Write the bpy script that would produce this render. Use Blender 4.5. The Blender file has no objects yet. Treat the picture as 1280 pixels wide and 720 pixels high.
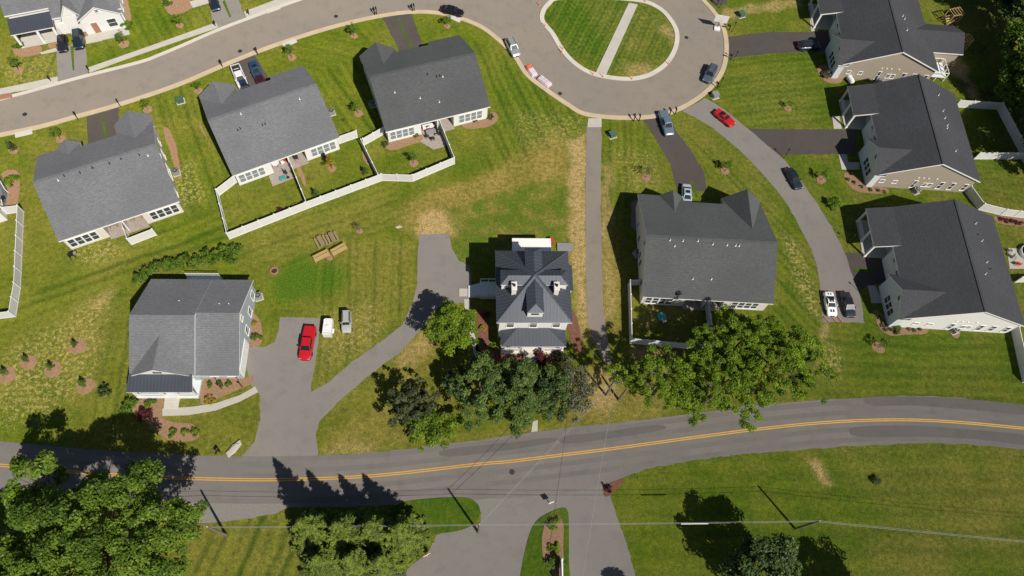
import bpy, math, random
import numpy as np
from mathutils import Matrix, Vector
from mathutils.geometry import tessellate_polygon

rng = random.Random(7)
nr = np.random.default_rng(11)
scene = bpy.context.scene
COL = scene.collection
R = math.radians

# ------------------------------------------------------------------ camera: drone 92 m up, nadir just below the frame
H = 92.0
FP = 900.0
_n = np.array([582 - 640, 797 - 360, FP]); DN = _n / np.linalg.norm(_n)
_r = np.array([1.0, 0, 0]); EA = _r - DN * (_r @ DN); EA /= np.linalg.norm(EA)
NO = np.cross(DN, EA)
if NO[1] > 0: NO = -NO

def P(px, py, z=0.0):
    """point of the place at height z seen at photo pixel (1280x720)"""
    v = np.array([px - 640, py - 360, FP]); t = (H - z) / (v @ DN); v = v * t
    return Vector((float(v @ EA), float(v @ NO), z))

def PP(pts, z=0.0): return [P(a, b, z) for a, b in pts]

def head(a, b):
    A, B = P(*a), P(*b); return math.atan2(B.y - A.y, B.x - A.x)

cam = bpy.data.cameras.new("camera"); cam.sensor_width = 36; cam.lens = FP / 1280 * 36
cam.clip_start = 1; cam.clip_end = 6000
cam_o = bpy.data.objects.new("camera", cam); COL.objects.link(cam_o)
up = -DN
M3 = Matrix(((EA[0], -EA[1], -EA[2]), (NO[0], -NO[1], -NO[2]), (up[0], -up[1], -up[2])))
cam_o.matrix_world = Matrix.Translation((0, 0, H)) @ M3.to_4x4()
scene.camera = cam_o

# ------------------------------------------------------------------ light
SUN_EL, SUN_DIR = 47.0, -53.0          # light comes from the south-east
w = bpy.data.worlds.new("World"); scene.world = w; w.use_nodes = True
nt = w.node_tree; nt.nodes.clear()
sky = nt.nodes.new("ShaderNodeTexSky"); sky.sky_type = 'NISHITA'; sky.sun_disc = False
sky.sun_elevation = R(SUN_EL); sky.sun_rotation = R(90 - SUN_DIR)
bg = nt.nodes.new("ShaderNodeBackground"); bg.inputs[1].default_value = 0.05
wo = nt.nodes.new("ShaderNodeOutputWorld")
nt.links.new(sky.outputs[0], bg.inputs[0]); nt.links.new(bg.outputs[0], wo.inputs[0])
sl = bpy.data.lights.new("sun", 'SUN'); sl.energy = 5.0; sl.angle = R(0.5); sl.color = (1.0, 0.935, 0.83)
so = bpy.data.objects.new("sun", sl); COL.objects.link(so)
sd = Vector((math.cos(R(SUN_EL)) * math.cos(R(SUN_DIR)), math.cos(R(SUN_EL)) * math.sin(R(SUN_DIR)), math.sin(R(SUN_EL))))
so.rotation_euler = sd.to_track_quat('Z', 'Y').to_euler(); so.location = sd * 200
vs = scene.view_settings; vs.view_transform = 'Standard'; vs.look = 'None'; vs.exposure = 0.10; vs.gamma = 1.0; vs.use_curve_mapping = False
scene.cycles.max_bounces = 5; scene.cycles.diffuse_bounces = 3; scene.cycles.transparent_max_bounces = 4

# ------------------------------------------------------------------ materials
class NT:
    def __init__(s, name):
        s.m = bpy.data.materials.new(name); s.m.use_nodes = True; s.t = s.m.node_tree; s.t.nodes.clear()
        s.out = s.n("ShaderNodeOutputMaterial")
    def n(s, t, **kw):
        o = s.t.nodes.new(t)
        for k, v in kw.items(): setattr(o, k, v)
        return o
    def put(s, sock, v):
        if hasattr(v, "is_output"): s.t.links.new(v, sock)
        elif v is not None: sock.default_value = v
    def coord(s): return s.n("ShaderNodeTexCoord").outputs["Object"]
    def noise(s, scale, detail=2, rough=0.5, vec=None, dist=0.0):
        o = s.n("ShaderNodeTexNoise"); o.inputs["Scale"].default_value = scale; o.inputs["Detail"].default_value = detail
        o.inputs["Roughness"].default_value = rough; o.inputs["Distortion"].default_value = dist
        s.put(o.inputs["Vector"], vec if vec is not None else s.coord()); return o.outputs["Fac"]
    def math(s, op, a, b=None, c=None, clamp=False):
        o = s.n("ShaderNodeMath", operation=op, use_clamp=clamp); s.put(o.inputs[0], a)
        if b is not None: s.put(o.inputs[1], b)
        if c is not None: s.put(o.inputs[2], c)
        return o.outputs[0]
    def ramp(s, fac, a, b, lo=0.0, hi=1.0):
        o = s.n("ShaderNodeMapRange"); o.inputs["From Min"].default_value = a; o.inputs["From Max"].default_value = b
        o.inputs["To Min"].default_value = lo; o.inputs["To Max"].default_value = hi; s.put(o.inputs["Value"], fac); return o.outputs["Result"]
    def mix(s, fac, a, b, mode='MIX'):
        o = s.n("ShaderNodeMix", data_type='RGBA', blend_type=mode)
        s.put(o.inputs[0], fac)
        for i, v in ((6, a), (7, b)):
            if isinstance(v, (tuple, list)): v = tuple(v) + (1.0,) if len(v) == 3 else v
            s.put(o.inputs[i], v)
        return o.outputs[2]
    def attr(s, name, out="Fac"): return s.n("ShaderNodeAttribute", attribute_name=name).outputs[out]
    def bump(s, h, strength=0.5, dist=0.05):
        o = s.n("ShaderNodeBump"); o.inputs["Strength"].default_value = strength; o.inputs["Distance"].default_value = dist
        s.put(o.inputs["Height"], h); return o.outputs[0]
    def bsdf(s, color, rough=0.8, metal=0.0, spec=0.3, normal=None, drough=0.0, coat=0.0):
        o = s.n("ShaderNodeBsdfPrincipled")
        if isinstance(color, (tuple, list)): color = tuple(color) + (1.0,) if len(color) == 3 else color
        s.put(o.inputs["Base Color"], color); s.put(o.inputs["Roughness"], rough); s.put(o.inputs["Metallic"], metal)
        s.put(o.inputs["Specular IOR Level"], spec)
        if "Diffuse Roughness" in o.inputs: o.inputs["Diffuse Roughness"].default_value = drough
        if coat: o.inputs["Coat Weight"].default_value = coat; o.inputs["Coat Roughness"].default_value = 0.05
        if normal is not None: s.put(o.inputs["Normal"], normal)
        return o.outputs[0]
    def done(s, sh): s.t.links.new(sh, s.out.inputs[0]); return s.m

def plain(name, c, rough=0.7, metal=0.0, spec=0.3, var=0.12, scale=3.0, coat=0.0, drough=0.0, bump=0.0):
    t = NT(name); f = t.noise(scale, 3, 0.6)
    col = t.mix(f, tuple(x * (1 - var) for x in c), tuple(min(1, x * (1 + var)) for x in c))
    nm = t.bump(t.noise(scale * 6, 2), bump, 0.03) if bump else None
    return t.done(t.bsdf(col, rough, metal, spec, nm, drough, coat))

def shingle(name, c):
    t = NT(name)
    co = t.coord()
    mp = t.n("ShaderNodeMapping"); t.put(mp.inputs[0], co); mp.inputs["Scale"].default_value = (1.3, 2.6, 2.6)
    tabs = t.noise(1.6, 2, 0.7, mp.outputs[0]); grain = t.noise(9, 2, 0.7); big = t.noise(0.16, 3, 0.6)
    wv = t.n("ShaderNodeTexWave", wave_type='BANDS', bands_direction='Y'); wv.inputs["Scale"].default_value = 1.15; wv.inputs["Distortion"].default_value = 0.6
    wv.inputs["Detail"].default_value = 2; t.put(wv.inputs["Vector"], co)
    f = t.math('ADD', t.math('MULTIPLY', tabs, 0.55), t.math('MULTIPLY', grain, 0.45))
    f = t.math('ADD', f, t.math('MULTIPLY', wv.outputs["Fac"], 0.10))
    f = t.ramp(f, 0.33, 0.78)
    col = t.mix(f, tuple(x * 0.64 for x in c), tuple(x * 1.36 for x in c))
    col = t.mix(t.ramp(big, 0.35, 0.65, 0, 0.45), col, tuple(x * 0.72 for x in c))
    return t.done(t.bsdf(col, 0.9, 0, 0.25, t.bump(f, 0.45, 0.025), 0.25))

def asphalt(name, c, tint=(0.13, 0.10, 0.075), tint_amt=0.3):
    t = NT(name)
    g = t.noise(7, 3, 0.75); b = t.noise(0.09, 4, 0.6); s = t.noise(0.5, 4, 0.65)
    col = t.mix(g, tuple(x * 0.8 for x in c), tuple(x * 1.2 for x in c))
    col = t.mix(t.ramp(b, 0.42, 0.7, 0, tint_amt), col, tint)
    col = t.mix(t.ramp(s, 0.50, 0.74, 0, 0.5), col, tuple(x * 0.72 for x in c))
    cr = t.n("ShaderNodeTexVoronoi", feature='DISTANCE_TO_EDGE'); cr.inputs["Scale"].default_value = 0.11
    wob = t.n("ShaderNodeVectorMath", operation='ADD')
    nz = t.n("ShaderNodeTexNoise"); nz.inputs["Scale"].default_value = 0.5; nz.inputs["Detail"].default_value = 4; t.put(nz.inputs["Vector"], t.coord())
    sc = t.n("ShaderNodeVectorMath", operation='SCALE'); sc.inputs["Scale"].default_value = 3.0; t.put(sc.inputs[0], nz.outputs["Color"])
    t.put(wob.inputs[0], t.coord()); t.put(wob.inputs[1], sc.outputs[0]); t.put(cr.inputs["Vector"], wob.outputs[0])
    col = t.mix(t.ramp(cr.outputs["Distance"], 0.0, 0.008, 0.14, 0.0), col, tuple(x * 0.55 for x in c))
    return t.done(t.bsdf(col, 0.9, 0, 0.25, t.bump(g, 0.4, 0.02), 0.9))

def foliage(name, dark, light, trans=0.22):
    t = NT(name)
    a = t.attr("tone"); n2 = t.noise(0.45, 2, 0.6)
    f = t.math('ADD', t.math('MULTIPLY', a, 0.7), t.math('MULTIPLY', n2, 0.3))
    col = t.mix(t.ramp(f, 0.15, 0.85), dark, light)
    d = t.bsdf(col, 0.55, 0, 0.25)
    tr = t.n("ShaderNodeBsdfTranslucent"); t.put(tr.inputs[0], t.mix(0.35, col, (0.16, 0.22, 0.02)))
    mx = t.n("ShaderNodeMixShader"); mx.inputs[0].default_value = trans
    t.t.links.new(d, mx.inputs[1]); t.t.links.new(tr.outputs[0], mx.inputs[2])
    return t.done(mx.outputs[0])

def ribbed(name, c):
    return plain(name, c, 0.42, 0.15, 0.4, 0.08, 0.8)

MAT = {}
MAT['shingle_grey'] = shingle('shingle_grey', (0.158, 0.162, 0.176))
MAT['shingle_dark'] = shingle('shingle_dark', (0.056, 0.059, 0.067))
MAT['shingle_warm'] = shingle('shingle_warm', (0.086, 0.091, 0.096))
MAT['white'] = plain('white_trim', (0.76, 0.76, 0.74), 0.5, var=0.04)
MAT['vinyl'] = plain('white_vinyl', (0.70, 0.70, 0.69), 0.4, var=0.05)
MAT['vinyl_panel'] = plain('vinyl_fence_board', (0.62, 0.62, 0.61), 0.45, var=0.10, scale=1.2)
MAT['siding_white'] = plain('siding_white', (0.70, 0.70, 0.68), 0.6, var=0.05)
MAT['siding_cream'] = plain('siding_cream', (0.62, 0.59, 0.52), 0.6, var=0.05)
MAT['siding_taupe'] = plain('siding_taupe', (0.34, 0.295, 0.24), 0.6, var=0.05)
MAT['siding_blue'] = plain('siding_blue', (0.36, 0.41, 0.46), 0.6, var=0.05)
MAT['siding_pale'] = plain('siding_pale', (0.60, 0.64, 0.66), 0.6, var=0.05)
MAT['metal_roof'] = plain('metal_roof', (0.058, 0.067, 0.088), 0.45, 0.2, 0.4, 0.1, 0.8)
MAT['metal_rib'] = plain('metal_rib', (0.10, 0.105, 0.12), 0.4, 0.2, 0.4, 0.08, 0.8)
MAT['glass'] = plain('window_glass', (0.05, 0.06, 0.07), 0.08, 0, 0.7, 0.25, 0.6)
MAT['glass_pale'] = plain('window_glass_with_blinds', (0.22, 0.25, 0.26), 0.15, 0, 0.6, 0.3, 2)
MAT['car_glass'] = plain('car_glass', (0.014, 0.018, 0.022), 0.12, 0, 0.6, 0.1, 1)
MAT['tyre'] = plain('tyre_rubber', (0.02, 0.02, 0.02), 0.85)
MAT['rim'] = plain('wheel_rim', (0.45, 0.45, 0.46), 0.35, 0.8)
MAT['lamp'] = plain('head_lamp', (0.42, 0.43, 0.43), 0.3)
MAT['tail'] = plain('tail_lamp', (0.4, 0.02, 0.02), 0.2)
MAT['black'] = plain('black_paint', (0.018, 0.018, 0.02), 0.55)
MAT['dark_metal'] = plain('dark_metal', (0.05, 0.05, 0.055), 0.5, 0.3)
MAT['wood'] = plain('tan_wood', (0.26, 0.20, 0.12), 0.75, var=0.2, scale=4)
MAT['wood_raw'] = plain('raw_lumber', (0.40, 0.29, 0.13), 0.75, var=0.2, scale=4)
MAT['pole_wood'] = plain('weathered_pole_wood', (0.17, 0.145, 0.12), 0.85, var=0.25, scale=2)
MAT['bark'] = plain('bark', (0.11, 0.085, 0.065), 0.9, var=0.3, scale=3)
MAT['concrete'] = plain('concrete', (0.42, 0.40, 0.36), 0.85, var=0.14, scale=0.6, drough=0.6, bump=0.2)
MAT['kerb'] = plain('kerb_concrete', (0.45, 0.37, 0.26), 0.85, var=0.2, scale=0.5, drough=0.6)
MAT['patch_dark'] = asphalt('sealed_asphalt', (0.125, 0.117, 0.112), (0.15, 0.14, 0.13), 0.5)
MAT['track'] = asphalt('worn_asphalt', (0.160, 0.149, 0.142), (0.19, 0.178, 0.168), 0.6)
MAT['kerb_white'] = plain('pale_kerb_concrete', (0.50, 0.47, 0.42), 0.85, var=0.16, scale=0.5, drough=0.6)
MAT['flag'] = plain('patio_flagstone', (0.34, 0.29, 0.26), 0.85, var=0.3, scale=2.0)
MAT['brick'] = plain('brick_red_paving', (0.36, 0.17, 0.11), 0.85, var=0.3, scale=3.0)
MAT['green_box'] = plain('green_utility_paint', (0.07, 0.13, 0.085), 0.5)
MAT['orange'] = plain('orange_plastic', (0.75, 0.16, 0.06), 0.5)
MAT['barrier_white'] = plain('barrier_white', (0.66, 0.58, 0.66), 0.5)
MAT['barrier_clear'] = plain('pinkish_wrap', (0.60, 0.50, 0.60), 0.4, var=0.15)
MAT['red'] = plain('red_plastic', (0.5, 0.03, 0.03), 0.5)
MAT['teal'] = plain('teal_plastic', (0.03, 0.32, 0.30), 0.5)
MAT['grey'] = plain('grey_paint', (0.25, 0.25, 0.26), 0.6)
MAT['ac'] = plain('ac_metal', (0.30, 0.30, 0.30), 0.5, 0.3)
MAT['wire'] = plain('power_cable', (0.30, 0.30, 0.31), 0.5, 0.2, 0.5)
MAT['porcelain'] = plain('insulator', (0.6, 0.6, 0.58), 0.3)
MAT['yellow'] = plain('road_paint_yellow', (0.52, 0.29, 0.05), 0.8, var=0.25, scale=1.2)
MAT['chimney'] = plain('painted_brick', (0.66, 0.63, 0.58), 0.8, var=0.12, scale=5)
MAT['road'] = asphalt('road_asphalt', (0.195, 0.178, 0.163), (0.125, 0.118, 0.114), 0.6)
MAT['street'] = asphalt('street_asphalt', (0.215, 0.190, 0.166), (0.27, 0.225, 0.175), 0.45)
MAT['drive_grey'] = asphalt('driveway_grey_asphalt', (0.205, 0.192, 0.182), (0.255, 0.225, 0.19), 0.45)
MAT['drive_dark'] = asphalt('driveway_dark_asphalt', (0.075, 0.064, 0.060), (0.10, 0.085, 0.075), 0.4)
MAT['mulch'] = plain('bark_mulch', (0.27, 0.165, 0.10), 0.95, var=0.5, scale=3.5, drough=1, bump=0.8)
MAT['mulch_red'] = plain('red_mulch', (0.17, 0.075, 0.05), 0.95, var=0.5, scale=3.5, drough=1, bump=0.8)
MAT['gravel'] = plain('gravel', (0.21, 0.20, 0.185), 0.95, var=0.25, scale=4, drough=1, bump=0.6)
MAT['soil'] = plain('orange_soil', (0.34, 0.19, 0.07), 0.95, var=0.35, scale=2, drough=1, bump=0.5)
MAT['leaf_broad'] = foliage('leaf_broad', (0.026, 0.066, 0.006), (0.160, 0.250, 0.024))
MAT['leaf_bright'] = foliage('leaf_bright', (0.034, 0.084, 0.004), (0.220, 0.320, 0.018), 0.32)
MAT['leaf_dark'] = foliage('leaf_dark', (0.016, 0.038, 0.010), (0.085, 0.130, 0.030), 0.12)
MAT['leaf_blue'] = foliage('leaf_blue', (0.020, 0.052, 0.010), (0.130, 0.190, 0.040), 0.15)
MAT['leaf_grey'] = foliage('leaf_grey', (0.045, 0.050, 0.026), (0.150, 0.150, 0.085), 0.15)
MAT['leaf_purple'] = foliage('leaf_purple', (0.014, 0.020, 0.008), (0.088, 0.105, 0.036), 0.15)
MAT['needle'] = foliage('needle', (0.026, 0.054, 0.008), (0.180, 0.235, 0.030), 0.10)
MAT['leaf_red'] = foliage('leaf_red', (0.040, 0.006, 0.010), (0.13, 0.02, 0.03), 0.15)
MAT['leaf_yellow'] = foliage('leaf_yellow', (0.14, 0.11, 0.01), (0.42, 0.33, 0.03), 0.2)

PAINT = {}
def paint(name, c, metal=0.35, rough=0.28):
    if name not in PAINT: PAINT[name] = plain('car_paint_' + name, c, rough, metal, 0.5, 0.03, 0.6, coat=0.4)
    return PAINT[name]

# ------------------------------------------------------------------ mesh building
class MB:
    def __init__(s): s.v = []; s.f = []; s.m = []
    def face(s, pts, m=0):
        i = len(s.v); s.v += [tuple(p) for p in pts]; s.f.append(tuple(range(i, i + len(pts)))); s.m.append(m)
    def solid(s, verts, faces, m=0):
        i = len(s.v); s.v += [tuple(p) for p in verts]
        for f in faces: s.f.append(tuple(i + k for k in f)); s.m.append(m)
    def box(s, x0, x1, y0, y1, z0, z1, m=0, rot=0.0, at=None):
        vs = [(x0, y0, z0), (x1, y0, z0), (x1, y1, z0), (x0, y1, z0), (x0, y0, z1), (x1, y0, z1), (x1, y1, z1), (x0, y1, z1)]
        if at is not None:
            c, n = math.cos(rot), math.sin(rot); vs = [(at[0] + c * a - n * b, at[1] + n * a + c * b, z) for a, b, z in vs]
        s.solid(vs, [(3, 2, 1, 0), (4, 5, 6, 7), (0, 1, 5, 4), (1, 2, 6, 5), (2, 3, 7, 6), (3, 0, 4, 7)], m); return s
    def prism(s, poly, z0, z1, m=0, mside=None):
        """poly: list of xy, extruded z0..z1"""
        n = len(poly); a = sum(poly[i][0] * poly[(i + 1) % n][1] - poly[(i + 1) % n][0] * poly[i][1] for i in range(n))
        if a < 0: poly = poly[::-1]
        tri = tessellate_polygon([[Vector((p[0], p[1], 0)) for p in poly]])
        i = len(s.v); s.v += [(p[0], p[1], z1) for p in poly] + [(p[0], p[1], z0) for p in poly]
        for t in tri:
            q = [Vector(poly[k][:2]) for k in t]
            if (q[1] - q[0]).cross(q[2] - q[0]) < 0: t = t[::-1]
            s.f.append(tuple(i + k for k in t)); s.m.append(m)
            s.f.append(tuple(i + n + k for k in t[::-1])); s.m.append(m)
        for k in range(n):
            j = (k + 1) % n; s.f.append((i + j, i + k, i + n + k, i + n + j)[::-1]); s.m.append(m if mside is None else mside)
        return s
    def sheet(s, poly, z, m=0):
        tri = tessellate_polygon([[Vector((p[0], p[1], 0)) for p in poly]]); i = len(s.v)
        s.v += [(p[0], p[1], z) for p in poly]
        for t in tri:
            q = [Vector(poly[k][:2]) for k in t]
            if (q[1] - q[0]).cross(q[2] - q[0]) < 0: t = t[::-1]
            s.f.append(tuple(i + k for k in t)); s.m.append(m)
        return s
    def tube(s, pts, r, n=8, m=0, r1=None, cap=True):
        pts = [Vector(p) for p in pts]; rings = []
        for k, p in enumerate(pts):
            d = (pts[min(k + 1, len(pts) - 1)] - pts[max(k - 1, 0)]).normalized()
            a = Vector((0, 0, 1)) if abs(d.z) < 0.9 else Vector((1, 0, 0))
            u = d.cross(a).normalized(); v = d.cross(u)
            rr = r if r1 is None else r + (r1 - r) * k / max(1, len(pts) - 1)
            i = len(s.v); rings.append(i)
            s.v += [tuple(p + (u * math.cos(2 * math.pi * q / n) + v * math.sin(2 * math.pi * q / n)) * rr) for q in range(n)]
        for a, b in zip(rings, rings[1:]):
            for q in range(n): s.f.append((a + q, b + q, b + (q + 1) % n, a + (q + 1) % n)); s.m.append(m)
        if cap:
            s.f.append(tuple(rings[0] + q for q in range(n))); s.m.append(m)
            s.f.append(tuple(rings[-1] + q for q in reversed(range(n)))); s.m.append(m)
        return s
    def lathe(s, prof, n=12, m=0, c=(0, 0), axis='z'):
        """prof: (radius, height)"""
        rings = []
        for r, z in prof:
            rings.append(len(s.v))
            for q in range(n):
                a = 2 * math.pi * q / n; x, y = r * math.cos(a), r * math.sin(a)
                s.v.append((c[0] + x, c[1] + y, z) if axis == 'z' else (c[0] + x, z, c[1] + y))
        for a, b in zip(rings, rings[1:]):
            for q in range(n):
                f = (a + q, a + (q + 1) % n, b + (q + 1) % n, b + q); s.f.append(f if axis == 'z' else f[::-1]); s.m.append(m)
        s.f.append(tuple(rings[0] + q for q in reversed(range(n)))); s.m.append(m)
        s.f.append(tuple(rings[-1] + q for q in range(n))); s.m.append(m)
        return s
    def mesh(s, name, mats):
        me = bpy.data.meshes.new(name); me.from_pydata(s.v, [], s.f)
        for mm in (mats if isinstance(mats, (list, tuple)) else [mats]): me.materials.append(mm)
        if any(s.m): me.polygons.foreach_set("material_index", s.m)
        me.update(); return me
    def build(s, name, mats, parent=None, smooth=False, loc=None, rot=0.0):
        me = s.mesh(name, mats)
        if smooth: me.polygons.foreach_set("use_smooth", [True] * len(me.polygons))
        return put(name, me, parent, loc, rot)

def put(name, me, parent=None, loc=None, rot=0.0):
    o = bpy.data.objects.new(name, me); COL.objects.link(o)
    if parent is not None: o.parent = parent
    if loc is not None: o.location = loc
    if rot: o.rotation_euler = (0, 0, rot)
    return o

def tag(o, label, cat, group=None, kind=None):
    o['label'] = label; o['category'] = cat
    if group: o['group'] = group
    if kind: o['kind'] = kind
    return o
def thing(name, label, cat, loc=(0, 0, 0), rot=0.0, group=None):
    o = bpy.data.objects.new(name, None); o.empty_display_size = 0.3; COL.objects.link(o); o.location = loc; o.rotation_euler = (0, 0, rot)
    return tag(o, label, cat, group)
def struct(name, mb, mats, kind='structure'):
    o = mb.build(name, mats); o['kind'] = kind; return o
def kids(o): return [c for c in bpy.data.objects if c.parent == o]
def dup(o, loc=None, rot=None, label=None, scale=None, parent=None, children=None):
    ch = kids(o) if children is None else children
    c = o.copy(); COL.objects.link(c)
    if parent is not None: c.parent = parent
    if loc is not None: c.location = loc
    if rot is not None: c.rotation_euler = (0, 0, rot)
    if scale is not None: c.scale = scale if isinstance(scale, (tuple, list)) else (scale,) * 3
    if label: c['label'] = label
    for k in ch: dup(k, parent=c)
    return c

def smooth_line(pts, n=6, closed=False):
    pts = [Vector(p) for p in pts]; N = len(pts); out = []
    g = (lambda i: pts[i % N]) if closed else (lambda i: pts[max(0, min(N - 1, i))])
    for i in range(N if closed else N - 1):
        a, b, c, d = g(i - 1), g(i), g(i + 1), g(i + 2)
        for k in range(n):
            t = k / n
            out.append(0.5 * ((2 * b) + (c - a) * t + (2 * a - 5 * b + 4 * c - d) * t * t + (3 * b - a - 3 * c + d) * t ** 3))
    if not closed: out.append(pts[-1])
    return out

def strip(mb, line, w0, w1, z0, z1=None, m=0, closed=False):
    """band along a polyline between lateral offsets w0 and w1 (left positive); a solid when z1 is given"""
    L = [Vector((p[0], p[1], 0)) for p in line]; N = len(L); A = []; B = []
    for i in range(N):
        if closed: d = L[(i + 1) % N] - L[(i - 1) % N]
        else: d = L[min(N - 1, i + 1)] - L[max(0, i - 1)]
        d.normalize(); nn = Vector((-d.y, d.x, 0)); A.append(L[i] + nn * w0); B.append(L[i] + nn * w1)
    for i in range(N if closed else N - 1):
        j = (i + 1) % N
        q = [A[i], A[j], B[j], B[i]]
        if (q[1] - q[0]).cross(q[2] - q[0]).z < 0: q = q[::-1]
        top = z0 if z1 is None else z1
        mb.face([(p.x, p.y, top) for p in q], m)
        if z1 is not None:
            for s_ in (A, B): mb.face([(s_[i].x, s_[i].y, z0), (s_[j].x, s_[j].y, z0), (s_[j].x, s_[j].y, z1), (s_[i].x, s_[i].y, z1)], m)
    return mb
# ================================================================== GROUND
def in_poly(X, Y, poly):
    ins = np.zeros(X.shape, bool); n = len(poly); j = n - 1
    for i in range(n):
        xi, yi = poly[i][0], poly[i][1]; xj, yj = poly[j][0], poly[j][1]
        if yi != yj:
            c = ((yi > Y) != (yj > Y)) & (X < (xj - xi) * (Y - yi) / (yj - yi) + xi); ins ^= c
        j = i
    return ins
def vnoise(X, Y, s, seed):
    g = np.random.default_rng(seed).random((256, 256)); x = X / s; y = Y / s
    xi = np.floor(x).astype(int); yi = np.floor(y).astype(int); fx = x - xi; fy = y - yi
    fx = fx * fx * (3 - 2 * fx); fy = fy * fy * (3 - 2 * fy)
    a = g[xi % 256, yi % 256]; b = g[(xi + 1) % 256, yi % 256]; c = g[xi % 256, (yi + 1) % 256]; d = g[(xi + 1) % 256, (yi + 1) % 256]
    return (a * (1 - fx) + b * fx) * (1 - fy) + (c * (1 - fx) + d * fx) * fy
def fbm(X, Y, s, seed, o=4):
    t = 0; a = 0.5; k = 0
    for i in range(o): t = t + a * vnoise(X, Y, s, seed + i); k += a; s *= 0.5; a *= 0.55
    return t / k

def axis(lo, hi, step):
    core = np.arange(lo, hi + step / 2, step); o = np.array([3, 8, 20, 50, 120, 300, 700, 1600, 3500.0])
    return np.concatenate([lo - o[::-1], core, hi + o])
GX = axis(-96.0, 116.0, 0.4); GY = axis(-4.0, 124.0, 0.4)
XX, YY = np.meshgrid(GX, GY)
# every patch has a real outline on the ground; edges are roughened with noise
WX = XX + (fbm(XX, YY, 2.2, 50) - 0.5) * 2.4; WY = YY + (fbm(XX, YY, 2.2, 60) - 0.5) * 2.4
dry = np.zeros(XX.shape); lush_dim = np.zeros(XX.shape); bare = np.zeros(XX.shape); speck = np.zeros(XX.shape); stripe = np.zeros(XX.shape); weed = np.zeros(XX.shape)
def blur(a, n):
    for _ in range(n):
        a = (np.roll(a, 1, 0) + np.roll(a, -1, 0) + 2 * a) / 4; a = (np.roll(a, 1, 1) + np.roll(a, -1, 1) + 2 * a) / 4
    return a
def patch(layer, pts, amt, soft=3, rough=True):
    poly = PP(pts); m = in_poly(WX if rough else XX, WY if rough else YY, poly).astype(float)
    m = blur(m, soft) if soft else m
    layer[:] = np.maximum(layer, m * amt)
lg = fbm(XX, YY, 14, 3); md = fbm(XX, YY, 4, 8); sm = fbm(XX, YY, 1.3, 21)
lush_dim += 0.42 * np.clip((XX - 8) / 40, 0, 1) * np.clip(1.2 - md, 0, 1)  # east side greener; vignette and backscatter darkening painted into the grass colour
dry += np.clip((lg - 0.42) * 1.3, 0, 0.35) + np.clip((md - 0.5) * 0.9, 0, 0.25)
# straw and worn ground
patch(dry, [(480, 268), (520, 245), (590, 225), (640, 195), (700, 160), (712, 175), (710, 225), (650, 238), (590, 262), (560, 300), (520, 300)], 1.0, 6)
patch(dry, [(560, 240), (640, 205), (706, 205), (708, 240), (640, 262), (570, 268)], 0.95, 8)
patch(bare, [(520, 268), (540, 262), (561, 263), (566, 296), (522, 296)], 0.9, 2)
patch(bare, [(711, 178), (733, 166), (734, 250), (736, 340), (735, 400), (722, 405), (716, 330), (712, 260)], 0.8, 2)
patch(bare, [(715, 390), (736, 390), (748, 432), (735, 425), (722, 420)], 0.6, 3)
patch(bare, [(752, 205), (762, 205), (763, 300), (768, 370), (760, 430), (752, 380)], 0.55, 3)
patch(dry, [(755, 260), (783, 300), (783, 430), (752, 420)], 0.8, 5)
patch(dry, [(488, 450), (530, 410), (545, 420), (538, 470), (500, 480)], 1.0, 5)
patch(bare, [(492, 447), (530, 415), (538, 430), (510, 455)], 0.4, 4)
patch(dry, [(400, 540), (470, 500), (560, 530), (600, 545), (500, 560), (400, 568)], 0.65, 6)
patch(bare, [(400, 556), (470, 553), (470, 563), (402, 566)], 0.45, 2)
patch(dry, [(560, 552), (640, 535), (720, 528), (830, 515), (830, 525), (640, 548), (560, 558)], 0.75, 4)
patch(dry, [(690, 520), (730, 470), (800, 480), (840, 515), (700, 535)], 0.8, 5)
patch(bare, [(735, 462), (765, 455), (772, 510), (730, 515)], 0.6, 5)
patch(bare, [(784, 432), (850, 440), (845, 458), (795, 452)], 0.6, 3)
patch(bare, [(795, 405), (880, 395), (870, 380), (820, 378)], 0.3, 5)
patch(dry, [(385, 300), (520, 300), (520, 350), (470, 425), (400, 490), (388, 490), (400, 420), (440, 380)], 0.6, 8)
patch(dry, [(300, 300), (480, 235), (500, 280), (390, 310), (300, 330)], 0.45, 8)
patch(dry, [(395, 480), (520, 440), (540, 500), (480, 540), (400, 540)], 0.4, 8)
patch(dry, [(230, 645), (380, 640), (380, 720), (230, 720)], 0.55, 8)
patch(dry, [(505, 630), (590, 628), (590, 655), (520, 660)], 0.35, 5)
patch(bare, [(1008, 575), (1020, 572), (1030, 598), (1036, 606), (1026, 604)], 0.75, 1)
patch(dry, [(1080, 665), (1180, 650), (1200, 720), (1090, 720)], 0.45, 10)
patch(dry, [(1090, 575), (1200, 580), (1220, 640), (1100, 630)], 0.35, 10)
patch(bare, [(1027, 402), (1033, 400), (1034, 425), (1026, 425)], 0.6, 1)
patch(speck, [(1020, 425), (1055, 440), (1045, 480), (1020, 470)], 0.8, 4)
patch(bare, [(826, 30), (842, 36), (842, 60), (834, 48), (824, 40)], 0.55, 3)
patch(bare, [(785, 80), (815, 80), (810, 96), (782, 96)], 0.5, 3)
patch(dry, [(800, 70), (842, 50), (838, 80), (800, 98), (770, 96)], 0.25, 6)
patch(bare, [(905, 16), (960, 4), (1000, 0), (1005, 4), (960, 10), (906, 20)], 0.6, 1)
patch(bare, [(905, 20), (960, 9), (1005, 5), (1005, 8), (960, 13), (908, 24)], 0.6, 1)
patch(speck, [(905, 95), (1000, 80), (1020, 160), (930, 158)], 0.15, 6)
patch(dry, [(930, 105), (1030, 85), (1035, 160), (935, 158)], 0.1, 8)
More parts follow.
